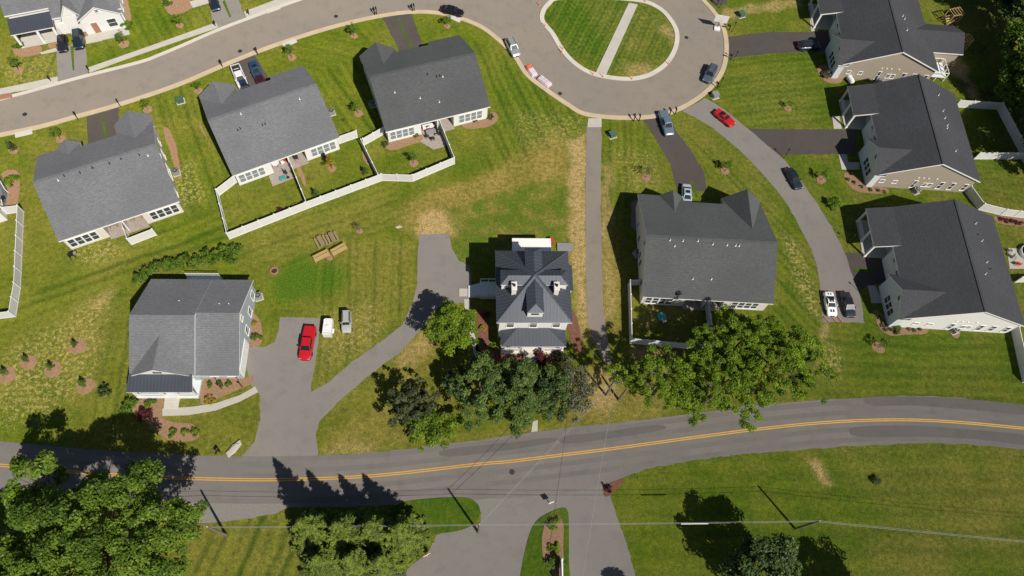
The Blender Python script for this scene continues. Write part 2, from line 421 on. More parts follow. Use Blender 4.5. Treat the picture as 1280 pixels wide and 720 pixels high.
patch(bare, [(1182, 68), (1196, 66), (1212, 95), (1226, 128), (1214, 122), (1205, 100), (1188, 92)], 0.95, 1)
patch(speck, [(0, 440), (80, 400), (140, 362), (130, 420), (118, 480), (60, 520), (0, 540)], 0.6, 8)
patch(speck, [(90, 312), (150, 300), (160, 320), (100, 335)], 0.7, 4)
patch(speck, [(215, 210), (240, 200), (260, 250), (225, 262)], 0.7, 4)
patch(speck, [(640, 140), (735, 145), (720, 180), (690, 175), (650, 190)], 0.4, 5)
patch(speck, [(760, 180), (820, 190), (830, 235), (780, 240)], 0.4, 5)
patch(speck, [(975, 280), (1012, 330), (1026, 400), (1005, 380)], 0.9, 4)
patch(speck, [(400, 390), (470, 370), (480, 420), (400, 470)], 0.45, 6)
patch(speck, [(70, 70), (72, 130), (0, 110), (0, 80)], 0.4, 5)
patch(bare, [(110, 380), (140, 362), (141, 372), (116, 390)], 0.35, 3)
patch(weed, [(342, 345), (382, 320), (432, 335), (440, 350), (400, 372), (352, 384), (338, 370)], 1.0, 4)
turf = in_poly(XX + (vnoise(XX, YY, 3, 90) - .5) * 2, YY + (vnoise(XX, YY, 3, 91) - .5) * 2, PP([(562, 262), (660, 232), (709, 225), (709, 302), (640, 316), (572, 330), (566, 300)]))
blk = np.random.default_rng(33).random((128, 128))[(np.floor(YY / 0.95).astype(int)) % 128, (np.floor((XX + 0.6 * (np.floor(YY / 0.95) % 2)) / 1.7).astype(int)) % 128]
weed[:] = np.where(turf, .30 + .40 * (blk > .45), weed); lush_dim[:] = np.where(turf, .15, lush_dim); dry[:] = np.where(turf, .50 + .45 * (blk < .35), dry); weed = blur(weed, 1); dry = blur(dry, 1)
# lush lawn
patch(lush_dim, [(680, -6), (780, -2), (820, 8), (843, 40), (832, 76), (790, 96), (750, 92), (705, 66), (674, 20)], 0.92, 2)
patch(lush_dim, [(650, 640), (712, 635), (712, 720), (648, 720)], 0.8, 3)
patch(lush_dim, [(505, 622), (600, 620), (600, 640), (510, 640)], 0.6, 5)
patch(lush_dim, [(620, 60), (735, 150), (640, 200), (560, 220), (600, 180), (615, 130)], 0.3, 8)
patch(lush_dim, [(850, 160), (960, 240), (1020, 330), (1020, 400), (970, 400), (975, 290)], 0.4, 6)
patch(lush_dim, [(1195, 130), (1280, 130), (1280, 260), (1215, 250)], 0.5, 6)
patch(lush_dim, [(1030, 420), (1280, 425), (1280, 500), (1040, 490)], 0.3, 10)
patch(lush_dim, [(120, 370), (160, 365), (158, 520), (118, 490)], 0.3, 5)
patch(lush_dim, [(230, 0), (270, 0), (150, 70), (110, 80)], 0.3, 6)
patch(lush_dim, [(280, 640), (380, 640), (380, 720), (330, 720)], 0.5, 8)
# mowing stripes: each lawn has its own direction
def stripes(pts, d0, d1, period, amp, z=0):
    poly = PP(pts); m = blur(in_poly(XX, YY, poly).astype(float), 4)
    a, b = P(*d0), P(*d1); d = (b - a).normalized(); u = -XX * d.y + YY * d.x + (fbm(XX, YY, 9, 70) - 0.5) * 1.2
    s = np.sin(2 * np.pi * u / period) * 0.7 + np.sin(2 * np.pi * u / (period * 2.7) + 1) * 0.4
    stripe[:] = stripe * (1 - m) + s * amp * m
stripes([(590, 50), (640, 75), (735, 150), (700, 180), (600, 220), (615, 140)], (640, 100), (690, 200), 1.25, 1.0)
stripes([(400, 60), (470, 25), (450, 90), (480, 170), (430, 175), (395, 100)], (402, 90), (450, 165), 1.3, 1.0)
stripes([(170, 130), (250, 100), (290, 220), (285, 300), (220, 260), (195, 160)], (210, 150), (250, 280), 1.2, 0.8)
stripes([(118, 500), (165, 350), (162, 500), (160, 560), (118, 550)], (150, 380), (130, 500), 1.1, 0.9)
stripes([(90, 330), (280, 260), (300, 300), (160, 350), (0, 420), (0, 400)], (100, 335), (260, 280), 1.6, 0.9)
stripes([(300, 290), (480, 230), (520, 270), (380, 330), (300, 340)], (300, 300), (470, 240), 1.3, 0.5)
stripes([(395, 300), (522, 300), (515, 390), (390, 495)], (455, 300), (450, 480), 1.2, 0.7)
stripes([(680, -6), (780, -2), (843, 40), (790, 96), (745, 92), (674, 20)], (745, 80), (785, 0), 0.75, 0.9)
stripes([(755, 150), (805, 150), (800, 240), (765, 300), (752, 300)], (765, 160), (762, 300), 1.2, 0.9)
stripes([(850, 160), (960, 240), (1025, 340), (1025, 420), (968, 400), (970, 290), (880, 210)], (880, 190), (985, 300), 1.2, 1.0)
stripes([(890, 60), (1040, 60), (1040, 160), (920, 165)], (900, 120), (1040, 105), 1.3, 0.6)
stripes([(1030, 410), (1290, 420), (1290, 510), (1030, 495)], (1040, 460), (1280, 470), 1.5, 0.6)
stripes([(0, 60), (75, 60), (75, 110), (0, 125)], (0, 40), (10, 20), 1.2, 0.7)
stripes([(140, 30), (205, 0), (265, 0), (265, 35), (120, 85)], (160, 10), (185, 60), 1.2, 0.7)
stripes([(280, 640), (400, 630), (400, 730), (230, 730)], (330, 650), (300, 720), 1.6, 1.0)
stripes([(320, 60), (420, 30), (470, 60), (400, 90), (390, 100)], (330, 60), (450, 90), 1.4, 0.4)
stripes([(800, 600), (1000, 570), (1280, 570), (1280, 720), (800, 720)], (800, 640), (1280, 640), 2.4, 0.35)
stripes([(1200, 190), (1290, 190), (1290, 265), (1215, 250)], (1210, 215), (1280, 225), 1.2, 0.4)
gm = bpy.data.meshes.new("ground"); ny, nx = XX.shape
co = np.stack([XX, YY, np.zeros_like(XX)], -1).reshape(-1, 3).astype(np.float32)
idx = np.arange(nx * ny).reshape(ny, nx); q = np.stack([idx[:-1, :-1], idx[:-1, 1:], idx[1:, 1:], idx[1:, :-1]], -1).reshape(-1, 4)
gm.vertices.add(len(co)); gm.vertices.foreach_set("co", co.ravel()); gm.loops.add(q.size); gm.loops.foreach_set("vertex_index", q.ravel().astype(np.int32))
gm.polygons.add(len(q)); gm.polygons.foreach_set("loop_start", np.arange(0, q.size, 4, dtype=np.int32)); gm.polygons.foreach_set("loop_total", np.full(len(q), 4, np.int32)); gm.update()
for nme, a in (("dry", dry), ("lush_dim", lush_dim), ("bare", bare), ("speck", speck), ("stripe", stripe), ("weed", weed)):
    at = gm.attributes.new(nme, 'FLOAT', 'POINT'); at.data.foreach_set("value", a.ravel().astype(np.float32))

t = NT("lawn_grass")
co_ = t.coord()
fine = t.noise(5.5, 3, 0.75); mid = t.noise(1.6, 4, 0.7); big = t.noise(0.22, 4, 0.6); huge = t.noise(0.045, 3, 0.55)
stp = t.attr("stripe"); dr = t.attr("dry"); lu = t.attr("lush_dim"); ba = t.attr("bare"); sp = t.attr("speck"); we = t.attr("weed")
c = t.mix(t.ramp(big, 0.3, 0.7), (0.060, 0.108, 0.004), (0.132, 0.158, 0.009))
c = t.mix(t.ramp(huge, 0.4, 0.65, 0, 0.5), c, (0.140, 0.150, 0.016))
c = t.mix(t.ramp(t.noise(0.7, 5, 0.7), 0.5, 0.72, 0, 0.7), c, (0.130, 0.132, 0.020))
c = t.mix(t.ramp(t.noise(0.55, 5, 0.7, dist=0.3), 0.52, 0.75, 0, 0.7), c, (0.034, 0.080, 0.004))
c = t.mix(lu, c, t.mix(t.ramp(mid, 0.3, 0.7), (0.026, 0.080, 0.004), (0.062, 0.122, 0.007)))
dn = t.math('MULTIPLY', dr, t.ramp(mid, 0.25, 0.7, 0.35, 1.25), clamp=True)
c = t.mix(dn, c, t.mix(t.ramp(big, 0.3, 0.7), (0.170, 0.142, 0.028), (0.28, 0.210, 0.062)))
c = t.mix(t.math('MULTIPLY', we, t.ramp(mid, 0.28, 0.5), clamp=True), c, t.mix(t.ramp(fine, 0.3, 0.7), (0.030, 0.100, 0.004), (0.085, 0.150, 0.010)))
st = t.ramp(stp, -1, 1)
c = t.mix(t.ramp(st, 0.5, 1.0, 0, 0.65), c, (0.155, 0.180, 0.018)); c = t.mix(t.ramp(st, 0.5, 0.0, 0, 0.72), c, (0.030, 0.070, 0.003))
bn = t.math('MULTIPLY', ba, t.ramp(mid, 0.2, 0.6, 0.5, 1.35), clamp=True)
c = t.mix(bn, c, t.mix(t.ramp(fine, 0.25, 0.75), (0.28, 0.190, 0.070), (0.42, 0.315, 0.145)))
spk = t.noise(2.0, 5, 0.8, dist=0.25)
sf = t.math('MULTIPLY', t.ramp(spk, 0.50, 0.57), sp, clamp=True)
c = t.mix(sf, c, (0.44, 0.34, 0.145))
sf2 = t.math('MULTIPLY', t.ramp(t.noise(0.9, 4, 0.8), 0.66, 0.74), 0.4, clamp=True)
c = t.mix(sf2, c, (0.30, 0.24, 0.09))
dk = t.ramp(fine, 0.25, 0.75, 0.50, 1.50); dk = t.math('MULTIPLY', dk, t.ramp(mid, 0.25, 0.75, 0.66, 1.34))
mul = t.n("ShaderNodeVectorMath", operation='SCALE'); t.put(mul.inputs[0], c); t.put(mul.inputs["Scale"], dk)
gh = t.math('ADD', fine, t.math('MULTIPLY', mid, 1.5))
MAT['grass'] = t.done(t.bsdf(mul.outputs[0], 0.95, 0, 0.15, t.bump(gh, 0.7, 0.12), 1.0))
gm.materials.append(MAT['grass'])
go = put("ground", gm); go['kind'] = 'structure'

# ================================================================== ROADS AND PAVING
def ragged(L, amp=0.16, step=0.45):
    out = []
    for a, b in zip(L, L[1:] + L[:1]):
        n = max(1, int((b - a).length / step)); d = (b - a); nn = Vector((-d.y, d.x, 0)).normalized() if d.length > 1e-6 else Vector((0, 0, 0))
        for k in range(n):
            q = a + d * (k / n); s = float(fbm(np.array([q.x]), np.array([q.y]), 0.9, 95)[0] - 0.5) * 2; out.append(q + nn * s * amp)
    return out
def paved(name, pts, z, mat, smooth=0, close=True):
    L = PP(pts)
    if smooth: L = smooth_line(L, smooth, True)
    if mat not in ('concrete', 'flag', 'brick'): L = ragged(L)
    mb = MB(); mb.prism([(p.x, p.y) for p in L], -0.05, z); return struct(name, mb, MAT[mat])
def curve(pts, n=6): return smooth_line(PP(pts), n)

ROAD_TOP = [(-60, 548), (0, 555), (60, 560), (120, 565), (180, 569), (240, 571), (305, 572), (395, 570), (450, 567), (500, 562), (560, 555), (600, 550), (660, 541), (720, 533), (780, 527), (840, 520), (900, 512), (960, 505), (1030, 500), (1100, 496), (1150, 495), (1200, 498), (1280, 507), (1340, 516)]
ROAD_BOT = [(1340, 571), (1280, 562), (1220, 556), (1170, 554), (1100, 556), (1030, 560), (960, 565), (900, 571), (840, 580), (790, 592), (757, 606), (700, 618), (600, 624), (500, 628), (400, 628), (300, 626), (240, 622), (160, 619), (80, 616), (0, 613), (-60, 609)]
CENTRE = [(-60, 577), (0, 581.5), (60, 587), (120, 592), (180, 595.5), (235, 598), (300, 599.5), (350, 599.5), (420, 597.5), (480, 593.5), (540, 587), (600, 580), (640, 576.5), (700, 569), (760, 561.5), (830, 552), (900, 542.5), (960, 535), (1020, 529), (1080, 525.5), (1140, 525), (1200, 528), (1280, 535.5), (1340, 543)]
L = ragged(curve(ROAD_TOP) + curve(ROAD_BOT), .2); mb = MB(); mb.prism([(p.x, p.y) for p in L], -0.05, 0.020); struct("main_road", mb, MAT['road'])
mb = MB(); cl = curve(CENTRE); strip(mb, cl, 0.06, 0.19, 0.026); strip(mb, cl, -0.19, -0.06, 0.026); struct("road_centre_line", mb, MAT['yellow'])
for pts in [[(1083, 497), (1150, 496), (1210, 499), (1290, 508), (1290, 519), (1210, 512), (1140, 507), (1090, 507)], [(1068, 534), (1140, 532), (1200, 536), (1290, 545), (1290, 557), (1220, 549), (1150, 546), (1072, 546)], [(702, 546), (760, 539), (820, 531), (830, 537), (770, 547), (708, 555)], [(556, 562), (640, 553), (690, 547), (692, 553), (640, 562), (560, 571)]]:
    L = smooth_line(PP(pts), 3, True); mb = MB(); mb.sheet([(p.x, p.y) for p in L], 0.0235); struct("road_patch", mb, MAT['patch_dark'])
for off in (-2.55, -1.15, 1.15, 2.55):
    mb = MB(); strip(mb, cl, off - .32, off + .32, 0.0215); struct("tyre_track", mb, MAT['track'])
for q in [(31, 143), (420, 20.5), (700, 117), (858, 47), (640, 590), (300, 64)]:
    p = P(*q); mb = MB(); mb.lathe([(.36, 0.0), (.36, .032)], 18); mb.lathe([(.30, .0325), (.30, .037)], 18); o = mb.build("manhole_cover", MAT['dark_metal'], loc=p); o['kind'] = 'structure'
paved("gravel_verge", [(236, 620), (330, 624), (420, 626), (505, 625), (505, 631), (420, 634), (360, 634), (345, 642), (300, 650), (255, 655), (238, 652)], 0.012, 'gravel')
paved("parking_area", [(500, 626), (600, 620), (700, 614), (757, 603), (764, 625), (775, 655), (786, 690), (797, 730), (715, 800), (640, 800), (500, 760), (508, 712), (535, 690), (545, 668), (600, 655), (602, 640), (590, 628)], 0.016, 'drive_grey', 0)
def verge(name, pts, z):
    mb = MB(); L = smooth_line(PP(pts), 5, True); mb.prism([(p.x, p.y) for p in L], -0.03, z); o = mb.build(name, MAT['verge']); o['kind'] = 'structure'; return o
MAT['verge'] = None
def lawn_mat(name, a, b, dryc):
    t = NT(name); fine = t.noise(5.5, 3, 0.75); mid = t.noise(1.4, 4, 0.7); big = t.noise(0.3, 3, 0.6)
    c = t.mix(t.ramp(mid, 0.3, 0.7), a, b); c = t.mix(t.ramp(big, 0.45, 0.7, 0, 0.6), c, dryc)
    mul = t.n("ShaderNodeVectorMath", operation='SCALE'); t.put(mul.inputs[0], c); t.put(mul.inputs["Scale"], t.ramp(fine, 0.25, 0.75, 0.6, 1.4))
    return t.done(t.bsdf(mul.outputs[0], 0.95, 0, 0.15, t.bump(t.math('ADD', fine, mid), 0.7, 0.12), 1.0))
MAT['verge'] = lawn_mat("verge_grass", (0.030, 0.082, 0.004), (0.080, 0.128, 0.008), (0.12, 0.14, 0.014))
MAT['island'] = lawn_mat("island_grass", (0.045, 0.092, 0.012), (0.085, 0.130, 0.020), (0.10, 0.13, 0.022))
verge("grass_island", [(498, 630), (540, 623), (580, 622), (594, 627), (600, 638), (594, 653), (575, 663), (540, 668), (500, 672), (470, 655)], 0.06)
verge("entrance_island", [(649, 740), (655, 695), (663, 665), (672, 650), (688, 640), (704, 635), (710, 640), (711, 660), (711, 700), (710, 760), (660, 780)], 0.07)
paved("mulch_bed", [(678, 695), (679, 665), (684, 650), (694, 644), (702, 650), (704, 670), (703, 735), (692, 720)], 0.11, 'mulch', 4)
paved("mulch_bed", [(754, 609), (765, 603), (778, 599), (777, 606), (768, 614), (757, 621)], 0.05, 'mulch_red', 3)

# lower drives
paved("house_driveway", [(300, 574), (318, 552), (325, 525), (325, 495), (312, 480), (306, 445), (306, 434), (330, 434), (343, 428), (349, 412), (350, 396), (402, 398), (396, 440), (388, 492), (398, 491), (400, 520), (395, 545), (398, 572)], 0.012, 'drive_grey')
paved("long_driveway", [(388, 490), (410, 478), (440, 452), (480, 425), (503, 405), (516, 378), (522, 350), (523, 293), (561, 292), (565, 312), (574, 326), (588, 333), (590, 360), (586, 377), (556, 380), (543, 388), (530, 408), (500, 440), (460, 470), (420, 505), (398, 528), (394, 540), (380, 530)], 0.015, 'drive_grey')
paved("concrete_landing", [(580, 374), (587, 374), (588, 390), (581, 390)], 0.05, 'concrete')
paved("garden_walk", [(583, 388), (588, 388), (592, 415), (597, 430), (602, 446), (594, 446), (588, 425)], 0.045, 'concrete')
paved("foot_path", [(733, 158), (752, 158), (751, 250), (752, 320), (754, 380), (758, 415), (765, 455), (755, 452), (744, 430), (735, 405), (733, 380), (732, 300), (732, 230)], 0.02, 'street')
paved("concrete_landing", [(735.5, 148), (752, 148), (752, 159), (734, 159)], 0.04, 'concrete')
paved("front_walk", [(203, 511), (240, 508.5), (270, 504), (300, 494), (319, 483), (322.5, 490), (300, 502), (270, 513), (235, 519), (203, 520)], 0.05, 'concrete')

# upper street with its loop and the lane that leaves it
ST_BOT = [(-60, 180), (0, 166.5), (50, 156), (97, 143), (150, 128), (220, 104.5), (278, 80), (320, 63), (370, 45.5), (420, 30.5), (470, 19), (516, 13), (555, 15.5), (595, 28), (620, 44), (645, 68), (661, 92), (685, 111), (710, 128), (735, 141), (790, 145), (835, 139), (875, 117.5), (898, 92), (905, 65), (902, 37), (890, 16), (875, -1), (850, -30)]
ST_TOP = [(760, -60), (600, -50), (480, -30), (385, -2), (320, 21.5), (275, 38.5), (230, 58), (200, 70.5), (175, 79.5), (107, 97), (72, 106.5), (40, 115.5), (0, 126), (-60, 141)]
sb, st_ = curve(ST_BOT), curve(ST_TOP)
mb = MB(); strip(mb, sb, -0.8, 0.0, -0.02, 0.10); struct("kerb", mb, MAT['kerb'])
mb = MB(); strip(mb, st_, -0.6, 0.0, -0.02, 0.10); struct("kerb", mb, MAT['kerb_white'])
ISL = [(697, -4), (684, 3), (676, 14), (675.5, 27), (688, 43), (698, 60), (713, 78), (734, 92), (760, 99), (790, 101), (815, 95), (835, 81), (847, 61), (848.5, 40), (839, 22), (824, 8), (800, -1), (750, -5)]
isl = smooth_line(PP(ISL), 6, True)
L = sb + st_; tri = tessellate_polygon([[Vector((p.x, p.y, 0)) for p in L], [Vector((p.x, p.y, 0)) for p in isl]]); mb = MB(); allp = [(p.x, p.y, 0.020) for p in L + isl]
for t3 in tri:
    q = [Vector(allp[k]) for k in t3]
    if (q[1] - q[0]).cross(q[2] - q[0]).z < 0: q = q[::-1]
    mb.face(q)
struct("upper_street", mb, MAT['street'])
mb = MB(); strip(mb, isl, 0.0, -0.8, -0.02, 0.12, closed=True) if sum(isl[i].x * isl[(i + 1) % len(isl)].y - isl[(i + 1) % len(isl)].x * isl[i].y for i in range(len(isl))) < 0 else strip(mb, isl, 0.0, 0.8, -0.02, 0.12, closed=True)
struct("kerb", mb, MAT['kerb_white'])
paved("island_walk", [(743, 94.5), (757, 95), (797, 6), (786, 4)], 0.10, 'concrete')
LANE_L = [(852, 138), (890, 160), (920, 184), (950, 214), (980, 250), (1003, 290), (1017, 320), (1024, 350), (1029, 402)]
LANE_R = [(1080, 404), (1077, 378), (1066, 345), (1052, 308), (1030, 268), (1006, 233), (980, 200), (955, 178), (930, 157), (905, 137), (882, 123)]
L = ragged(curve(LANE_L) + curve(LANE_R)); mb = MB(); mb.prism([(p.x, p.y) for p in L], -0.05, 0.014); struct("shared_lane", mb, MAT['drive_grey'])

DRV = [("grey", [(71, 63), (72, 100), (85, 104), (110, 93), (107, 55), (90, 56)]), ("grey", [(262, 5), (266, 30), (275, 35), (307, 24), (297, -4), (262, -6)]),
       ("dark", [(108, 146), (110, 182), (150, 170), (148, 134)]), ("dark", [(289, 80), (302, 125), (345, 112), (318, 68)]),
       ("dark", [(476, 17), (500, 66), (530, 60), (513, 14)]), ("dark", [(803, 149), (816, 168), (838, 205), (846, 236), (884, 240), (880, 215), (862, 185), (846, 165), (836, 147)]),
       ("dark", [(910, 46), (912, 73), (960, 67), (1035, 64), (1035, 40), (960, 40)]), ("dark", [(930, 161), (962, 194), (1070, 192), (1070, 162)]),
       ("dark", [(1052, 316), (1072, 362), (1108, 352), (1108, 318)]), ("dark", [(880, -8), (893, 8), (910, 5), (905, -10)])]
for k, pts in DRV: paved("driveway", pts, 0.010, 'drive_dark' if k == 'dark' else 'drive_grey')
for pts in [[(88, 58), (91, 88), (93, 88), (92, 58)], [(278, 2), (287, 22), (289, 21), (281, 0)], [(126, 146), (132, 176), (135, 175), (129, 146)], [(497, 24), (513, 62), (515, 61), (499, 23)], [(862, 226), (870, 246), (873, 246), (865, 226)], [(1066, 336), (1068, 340), (1092, 340), (1090, 336)]]:
    mb = MB(); mb.prism([(p.x, p.y) for p in PP(pts)], -0.02, 0.03); o = struct("driveway_grass_strip", mb, MAT['verge'])
for pts in [[(-4, 112), (30, 105), (72, 96), (73, 104), (30, 113), (-4, 119)], [(110, 85), (150, 71), (200, 53.5), (270, 28.5), (273, 34.5), (200, 59.5), (150, 77), (112, 91)], [(305, 15), (350, -2), (365, -8), (388, -8), (352, 6), (308, 23)]]:
    paved("sidewalk", pts, 0.09, 'concrete')
for pts in [[(50, 66), (70, 60), (72, 64), (52, 68)], [(107, 46), (127, 40), (128, 51), (108, 55)], [(237, 2), (262, -4), (264, 3), (241, 10)], [(1012, 25), (1020, 24), (1022, 39), (1014, 39)], [(1040, 145), (1049, 145), (1052, 161), (1042, 161)], [(1075, 300), (1085, 299), (1091, 319), (1077, 319)], [(1085, 357), (1094, 357), (1099, 368), (1103, 379), (1089, 379)], [(1048, 193), (1058, 193), (1060, 203), (1074, 203), (1074, 212), (1052, 212)]]:
    paved("front_walk", pts, 0.06, 'concrete')
paved("brick_ramp", [(-3, 120), (15, 117), (16, 122), (-3, 126)], 0.11, 'brick')
for px, py, a in [(30, 167, (60, 160)), (568, 23, (590, 33)), (341, 12, (360, 5)), (362, 54, (385, 44))]:
    p = P(px, py); mb = MB(); mb.box(-1.2, 1.2, -0.45, 0.45, -0.02, 0.14).box(-0.7, 0.7, -0.22, 0.22, 0.14, 0.16); o = mb.build("storm_inlet", MAT['kerb_white'], loc=p, rot=head((px, py), a)); o['kind'] = 'structure'

# mulch beds along the houses and rings round the young trees
BEDS = [('mulch', [(17, 60), (26, 56), (50, 57), (50, 67), (30, 71), (18, 67)]), ('mulch', [(61, 50), (71, 47), (70, 58), (62, 60)]), ('mulch', [(127, 40), (143, 36), (148, 25), (150, 2), (158, -4), (164, 24), (156, 38), (140, 46), (128, 50)]),
        ('mulch', [(105, 42), (116, 40), (116, 47), (106, 50)]), ('mulch', [(203, -3), (210, 16), (222, 18), (240, 10), (236, 0)]),
        ('mulch', [(2, 218), (14, 212), (24, 217), (24, 240), (20, 262), (7, 258), (9, 235)]),
        ('mulch', [(204, 160), (213, 164), (222, 190), (226, 220), (222, 222), (214, 195)]), ('mulch', [(250, 153), (258, 172), (268, 192), (262, 178), (250, 160)]),
        ('mulch', [(578, 152), (605, 144), (618, 140), (623, 148), (612, 158), (583, 161)]), ('mulch', [(479, 178), (500, 172), (525, 168), (528, 175), (505, 184), (487, 188)]),
        ('mulch', [(166, 510), (180, 498), (203, 497), (202, 520), (215, 527), (240, 530), (249, 540), (246, 549), (225, 552), (205, 548), (185, 530), (172, 522)]),
        ('mulch', [(252, 474), (300, 473), (316, 470), (313, 480), (295, 488), (262, 502), (252, 503)]), ('mulch', [(315, 392), (325, 400), (328, 415), (326, 430), (312, 432), (314, 410)]),
        ('mulch_red', [(598, 388), (607, 390), (612, 405), (612, 425), (606, 432), (598, 418)]), ('mulch_red', [(712, 385), (722, 400), (728, 440), (716, 436), (710, 410)]), ('mulch_red', [(595, 430), (630, 436), (700, 440), (690, 452), (610, 452)]),
        ('mulch', [(1022, 84), (1032, 82), (1052, 95), (1050, 104), (1034, 103), (1024, 94)]), ('mulch', [(1054, 218), (1065, 217), (1085, 232), (1108, 235), (1108, 242), (1078, 241), (1062, 233)]),
        ('mulch', [(1092, 389), (1098, 388), (1108, 399), (1125, 405), (1158, 408), (1157, 417), (1135, 418), (1112, 419), (1099, 410)]),
        ('mulch', [(1186, 408), (1200, 410), (1198, 422), (1190, 420)]), ('mulch', [(1245, 270), (1285, 274), (1285, 283), (1248, 279)]),
        ('mulch', [(368, 199), (376, 209), (382, 226), (381, 233), (376, 222), (371, 212)]), ('mulch', [(453, 186), (456, 187), (462, 204), (460, 207), (454, 198)])]
for m_, pts in BEDS: paved("mulch_bed", pts, 0.045, m_, 3)
RINGS = [(24, 88, .9), (155.5, 55.5, 1.05), (225, 32, .8), (249, 114, .9), (185, 137, .9), (76, 174, .9), (17.5, 188, .9), (442.5, 45, .8), (365, 72, .9), (559, 33, .7), (448, 142, .9), (415, 211, .8), (517, 204, .9),
         (807, 222, .9), (906, 214, .9), (985, 136, .8), (1026, 225, 1.0), (1098, 434.5, 1.15), (449.5, 289, .6), (97, 433, 1.45), (36, 453, 1.35), (67, 462, 1.35), (107, 483, 1.45), (9, 469, 1.35), (412, 322, .6)]
for x, y, r in RINGS:
    p = P(x, y); r *= 0.78; mb = MB(); poly = [(r * (1 + 0.12 * math.sin(3 * a + x)) * math.cos(a), r * (1 + 0.1 * math.cos(2 * a + y)) * math.sin(a)) for a in [2 * math.pi * k / 18 for k in range(18)]]
    mb.prism(poly, -0.02, 0.06); o = mb.build("mulch_ring", MAT['mulch'], loc=p); o['kind'] = 'structure'
paved("brick_patio", [(525, 158), (549, 150), (557, 183), (542, 187), (525, 177)], 0.04, 'flag')
paved("stone_patio", [(336, 220), (360, 213), (369, 222), (341, 233)], 0.04, 'flag')
paved("pool_patio", [(1258, 310), (1290, 312), (1290, 336), (1262, 336)], 0.05, 'concrete')
paved("side_patio", [(789, 254), (797, 249), (806, 249), (806, 292), (797, 290), (789, 284)], 0.05, 'gravel')
paved("stone_pad", [(494, 284), (500, 282), (503, 284), (497, 286)], 0.1, 'concrete')
paved("stone_pad", [(666, 527), (672, 525), (672, 539), (664, 540)], 0.06, 'concrete')
# ================================================================== HOUSES
_wc = {}
def window(parent, x, y, z, rot, w_=0.9, h=1.4, pale=False, name='window'):
    k = (w_, h, pale)
    if k not in _wc:
        f = MB(); t = 0.09
        f.box(-w_ / 2 - t, w_ / 2 + t, -0.06, 0.02, h, h + t); f.box(-w_ / 2 - t - 0.03, w_ / 2 + t + 0.03, -0.11, 0.02, -t, 0)
        f.box(-w_ / 2 - t, -w_ / 2, -0.06, 0.02, 0, h); f.box(w_ / 2, w_ / 2 + t, -0.06, 0.02, 0, h); f.box(-w_ / 2, w_ / 2, -0.045, 0.02, h * .5 - 0.025, h * .5 + 0.025)
        g = MB(); g.box(-w_ / 2, w_ / 2, -0.02, 0.02, 0, h)
        _wc[k] = (f.mesh('window', MAT['white']), g.mesh('pane', MAT['glass_pale' if pale else 'glass']))
    a, b = _wc[k]
    o = put(name, a, parent, (x, y, z), rot); put('pane', b, o); return o
def door(parent, x, y, z, rot, w_=0.95, h=2.05, mat='white', name='door'):
    f = MB(); f.box(-w_ / 2 - .1, w_ / 2 + .1, -.05, .02, 0, h + .1)
    o = f.build(name, MAT['white'], parent, loc=(x, y, z), rot=rot)
    g = MB(); g.box(-w_ / 2, w_ / 2, -.075, -.051, 0.02, h); g.build('door_leaf', MAT[mat], o)
    k = MB(); k.box(w_ / 2 - .12, w_ / 2 - .06, -.12, -.076, 0.95, 1.1); k.build('handle', MAT['dark_metal'], o); return o
def garage(parent, x, y, rot, w_=4.9, h=2.15):
    f = MB(); f.box(-w_ / 2 - .12, w_ / 2 + .12, -.05, .02, 0, h + .12)
    o = f.build('garage_door', MAT['white'], parent, loc=(x, y, 0.02), rot=rot)
    g = MB()
    for r in range(4):
        for c in range(4): g.box(-w_ / 2 + c * w_ / 4 + .06, -w_ / 2 + (c + 1) * w_ / 4 - .06, -.08, -.051, r * h / 4 + .04, (r + 1) * h / 4 - .03)
    g.build('door_panel', MAT['siding_white'], o); return o
BK, RT, FR, LT = 0.0, math.pi / 2, math.pi, -math.pi / 2   # outward faces: back(-y) right(+x) front(+y) left(-x)

def lerp_prof(pr, y):
    for (a, za), (b, zb) in zip(pr, pr[1:]):
        if a <= y <= b: return za + (zb - za) * (y - a) / (b - a) if b > a else za
    return pr[0][1] if y < pr[0][0] else pr[-1][1]
def roof_slab(mb, x0, x1, pr, t=0.24):
    n = len(pr)
    for i in range(n - 1):
        (a, za), (b, zb) = pr[i], pr[i + 1]
        mb.face([(x0, a, za), (x1, a, za), (x1, b, zb), (x0, b, zb)], 0)
        mb.face([(x0, b, zb - t), (x1, b, zb - t), (x1, a, za - t), (x0, a, za - t)], 1)
        mb.face([(x0, a, za - t), (x0, a, za), (x0, b, zb), (x0, b, zb - t)], 1)
        mb.face([(x1, a, za), (x1, a, za - t), (x1, b, zb - t), (x1, b, zb)], 1)
    (a, za), (b, zb) = pr[0], pr[-1]
    mb.face([(x0, a, za - t), (x1, a, za - t), (x1, a, za), (x0, a, za)], 1); mb.face([(x1, b, zb - t), (x0, b, zb - t), (x0, b, zb), (x1, b, zb)], 1)

def roof_vent(parent, x, y, z, mat='white', r=0.055, h=0.34):
    mb = MB(); mb.lathe([(r * 2.2, -0.2), (r * 2.0, 0.03), (r, 0.08), (r, h)], 8); mb.build('roof_vent', MAT[mat], parent, loc=(x, y, z))

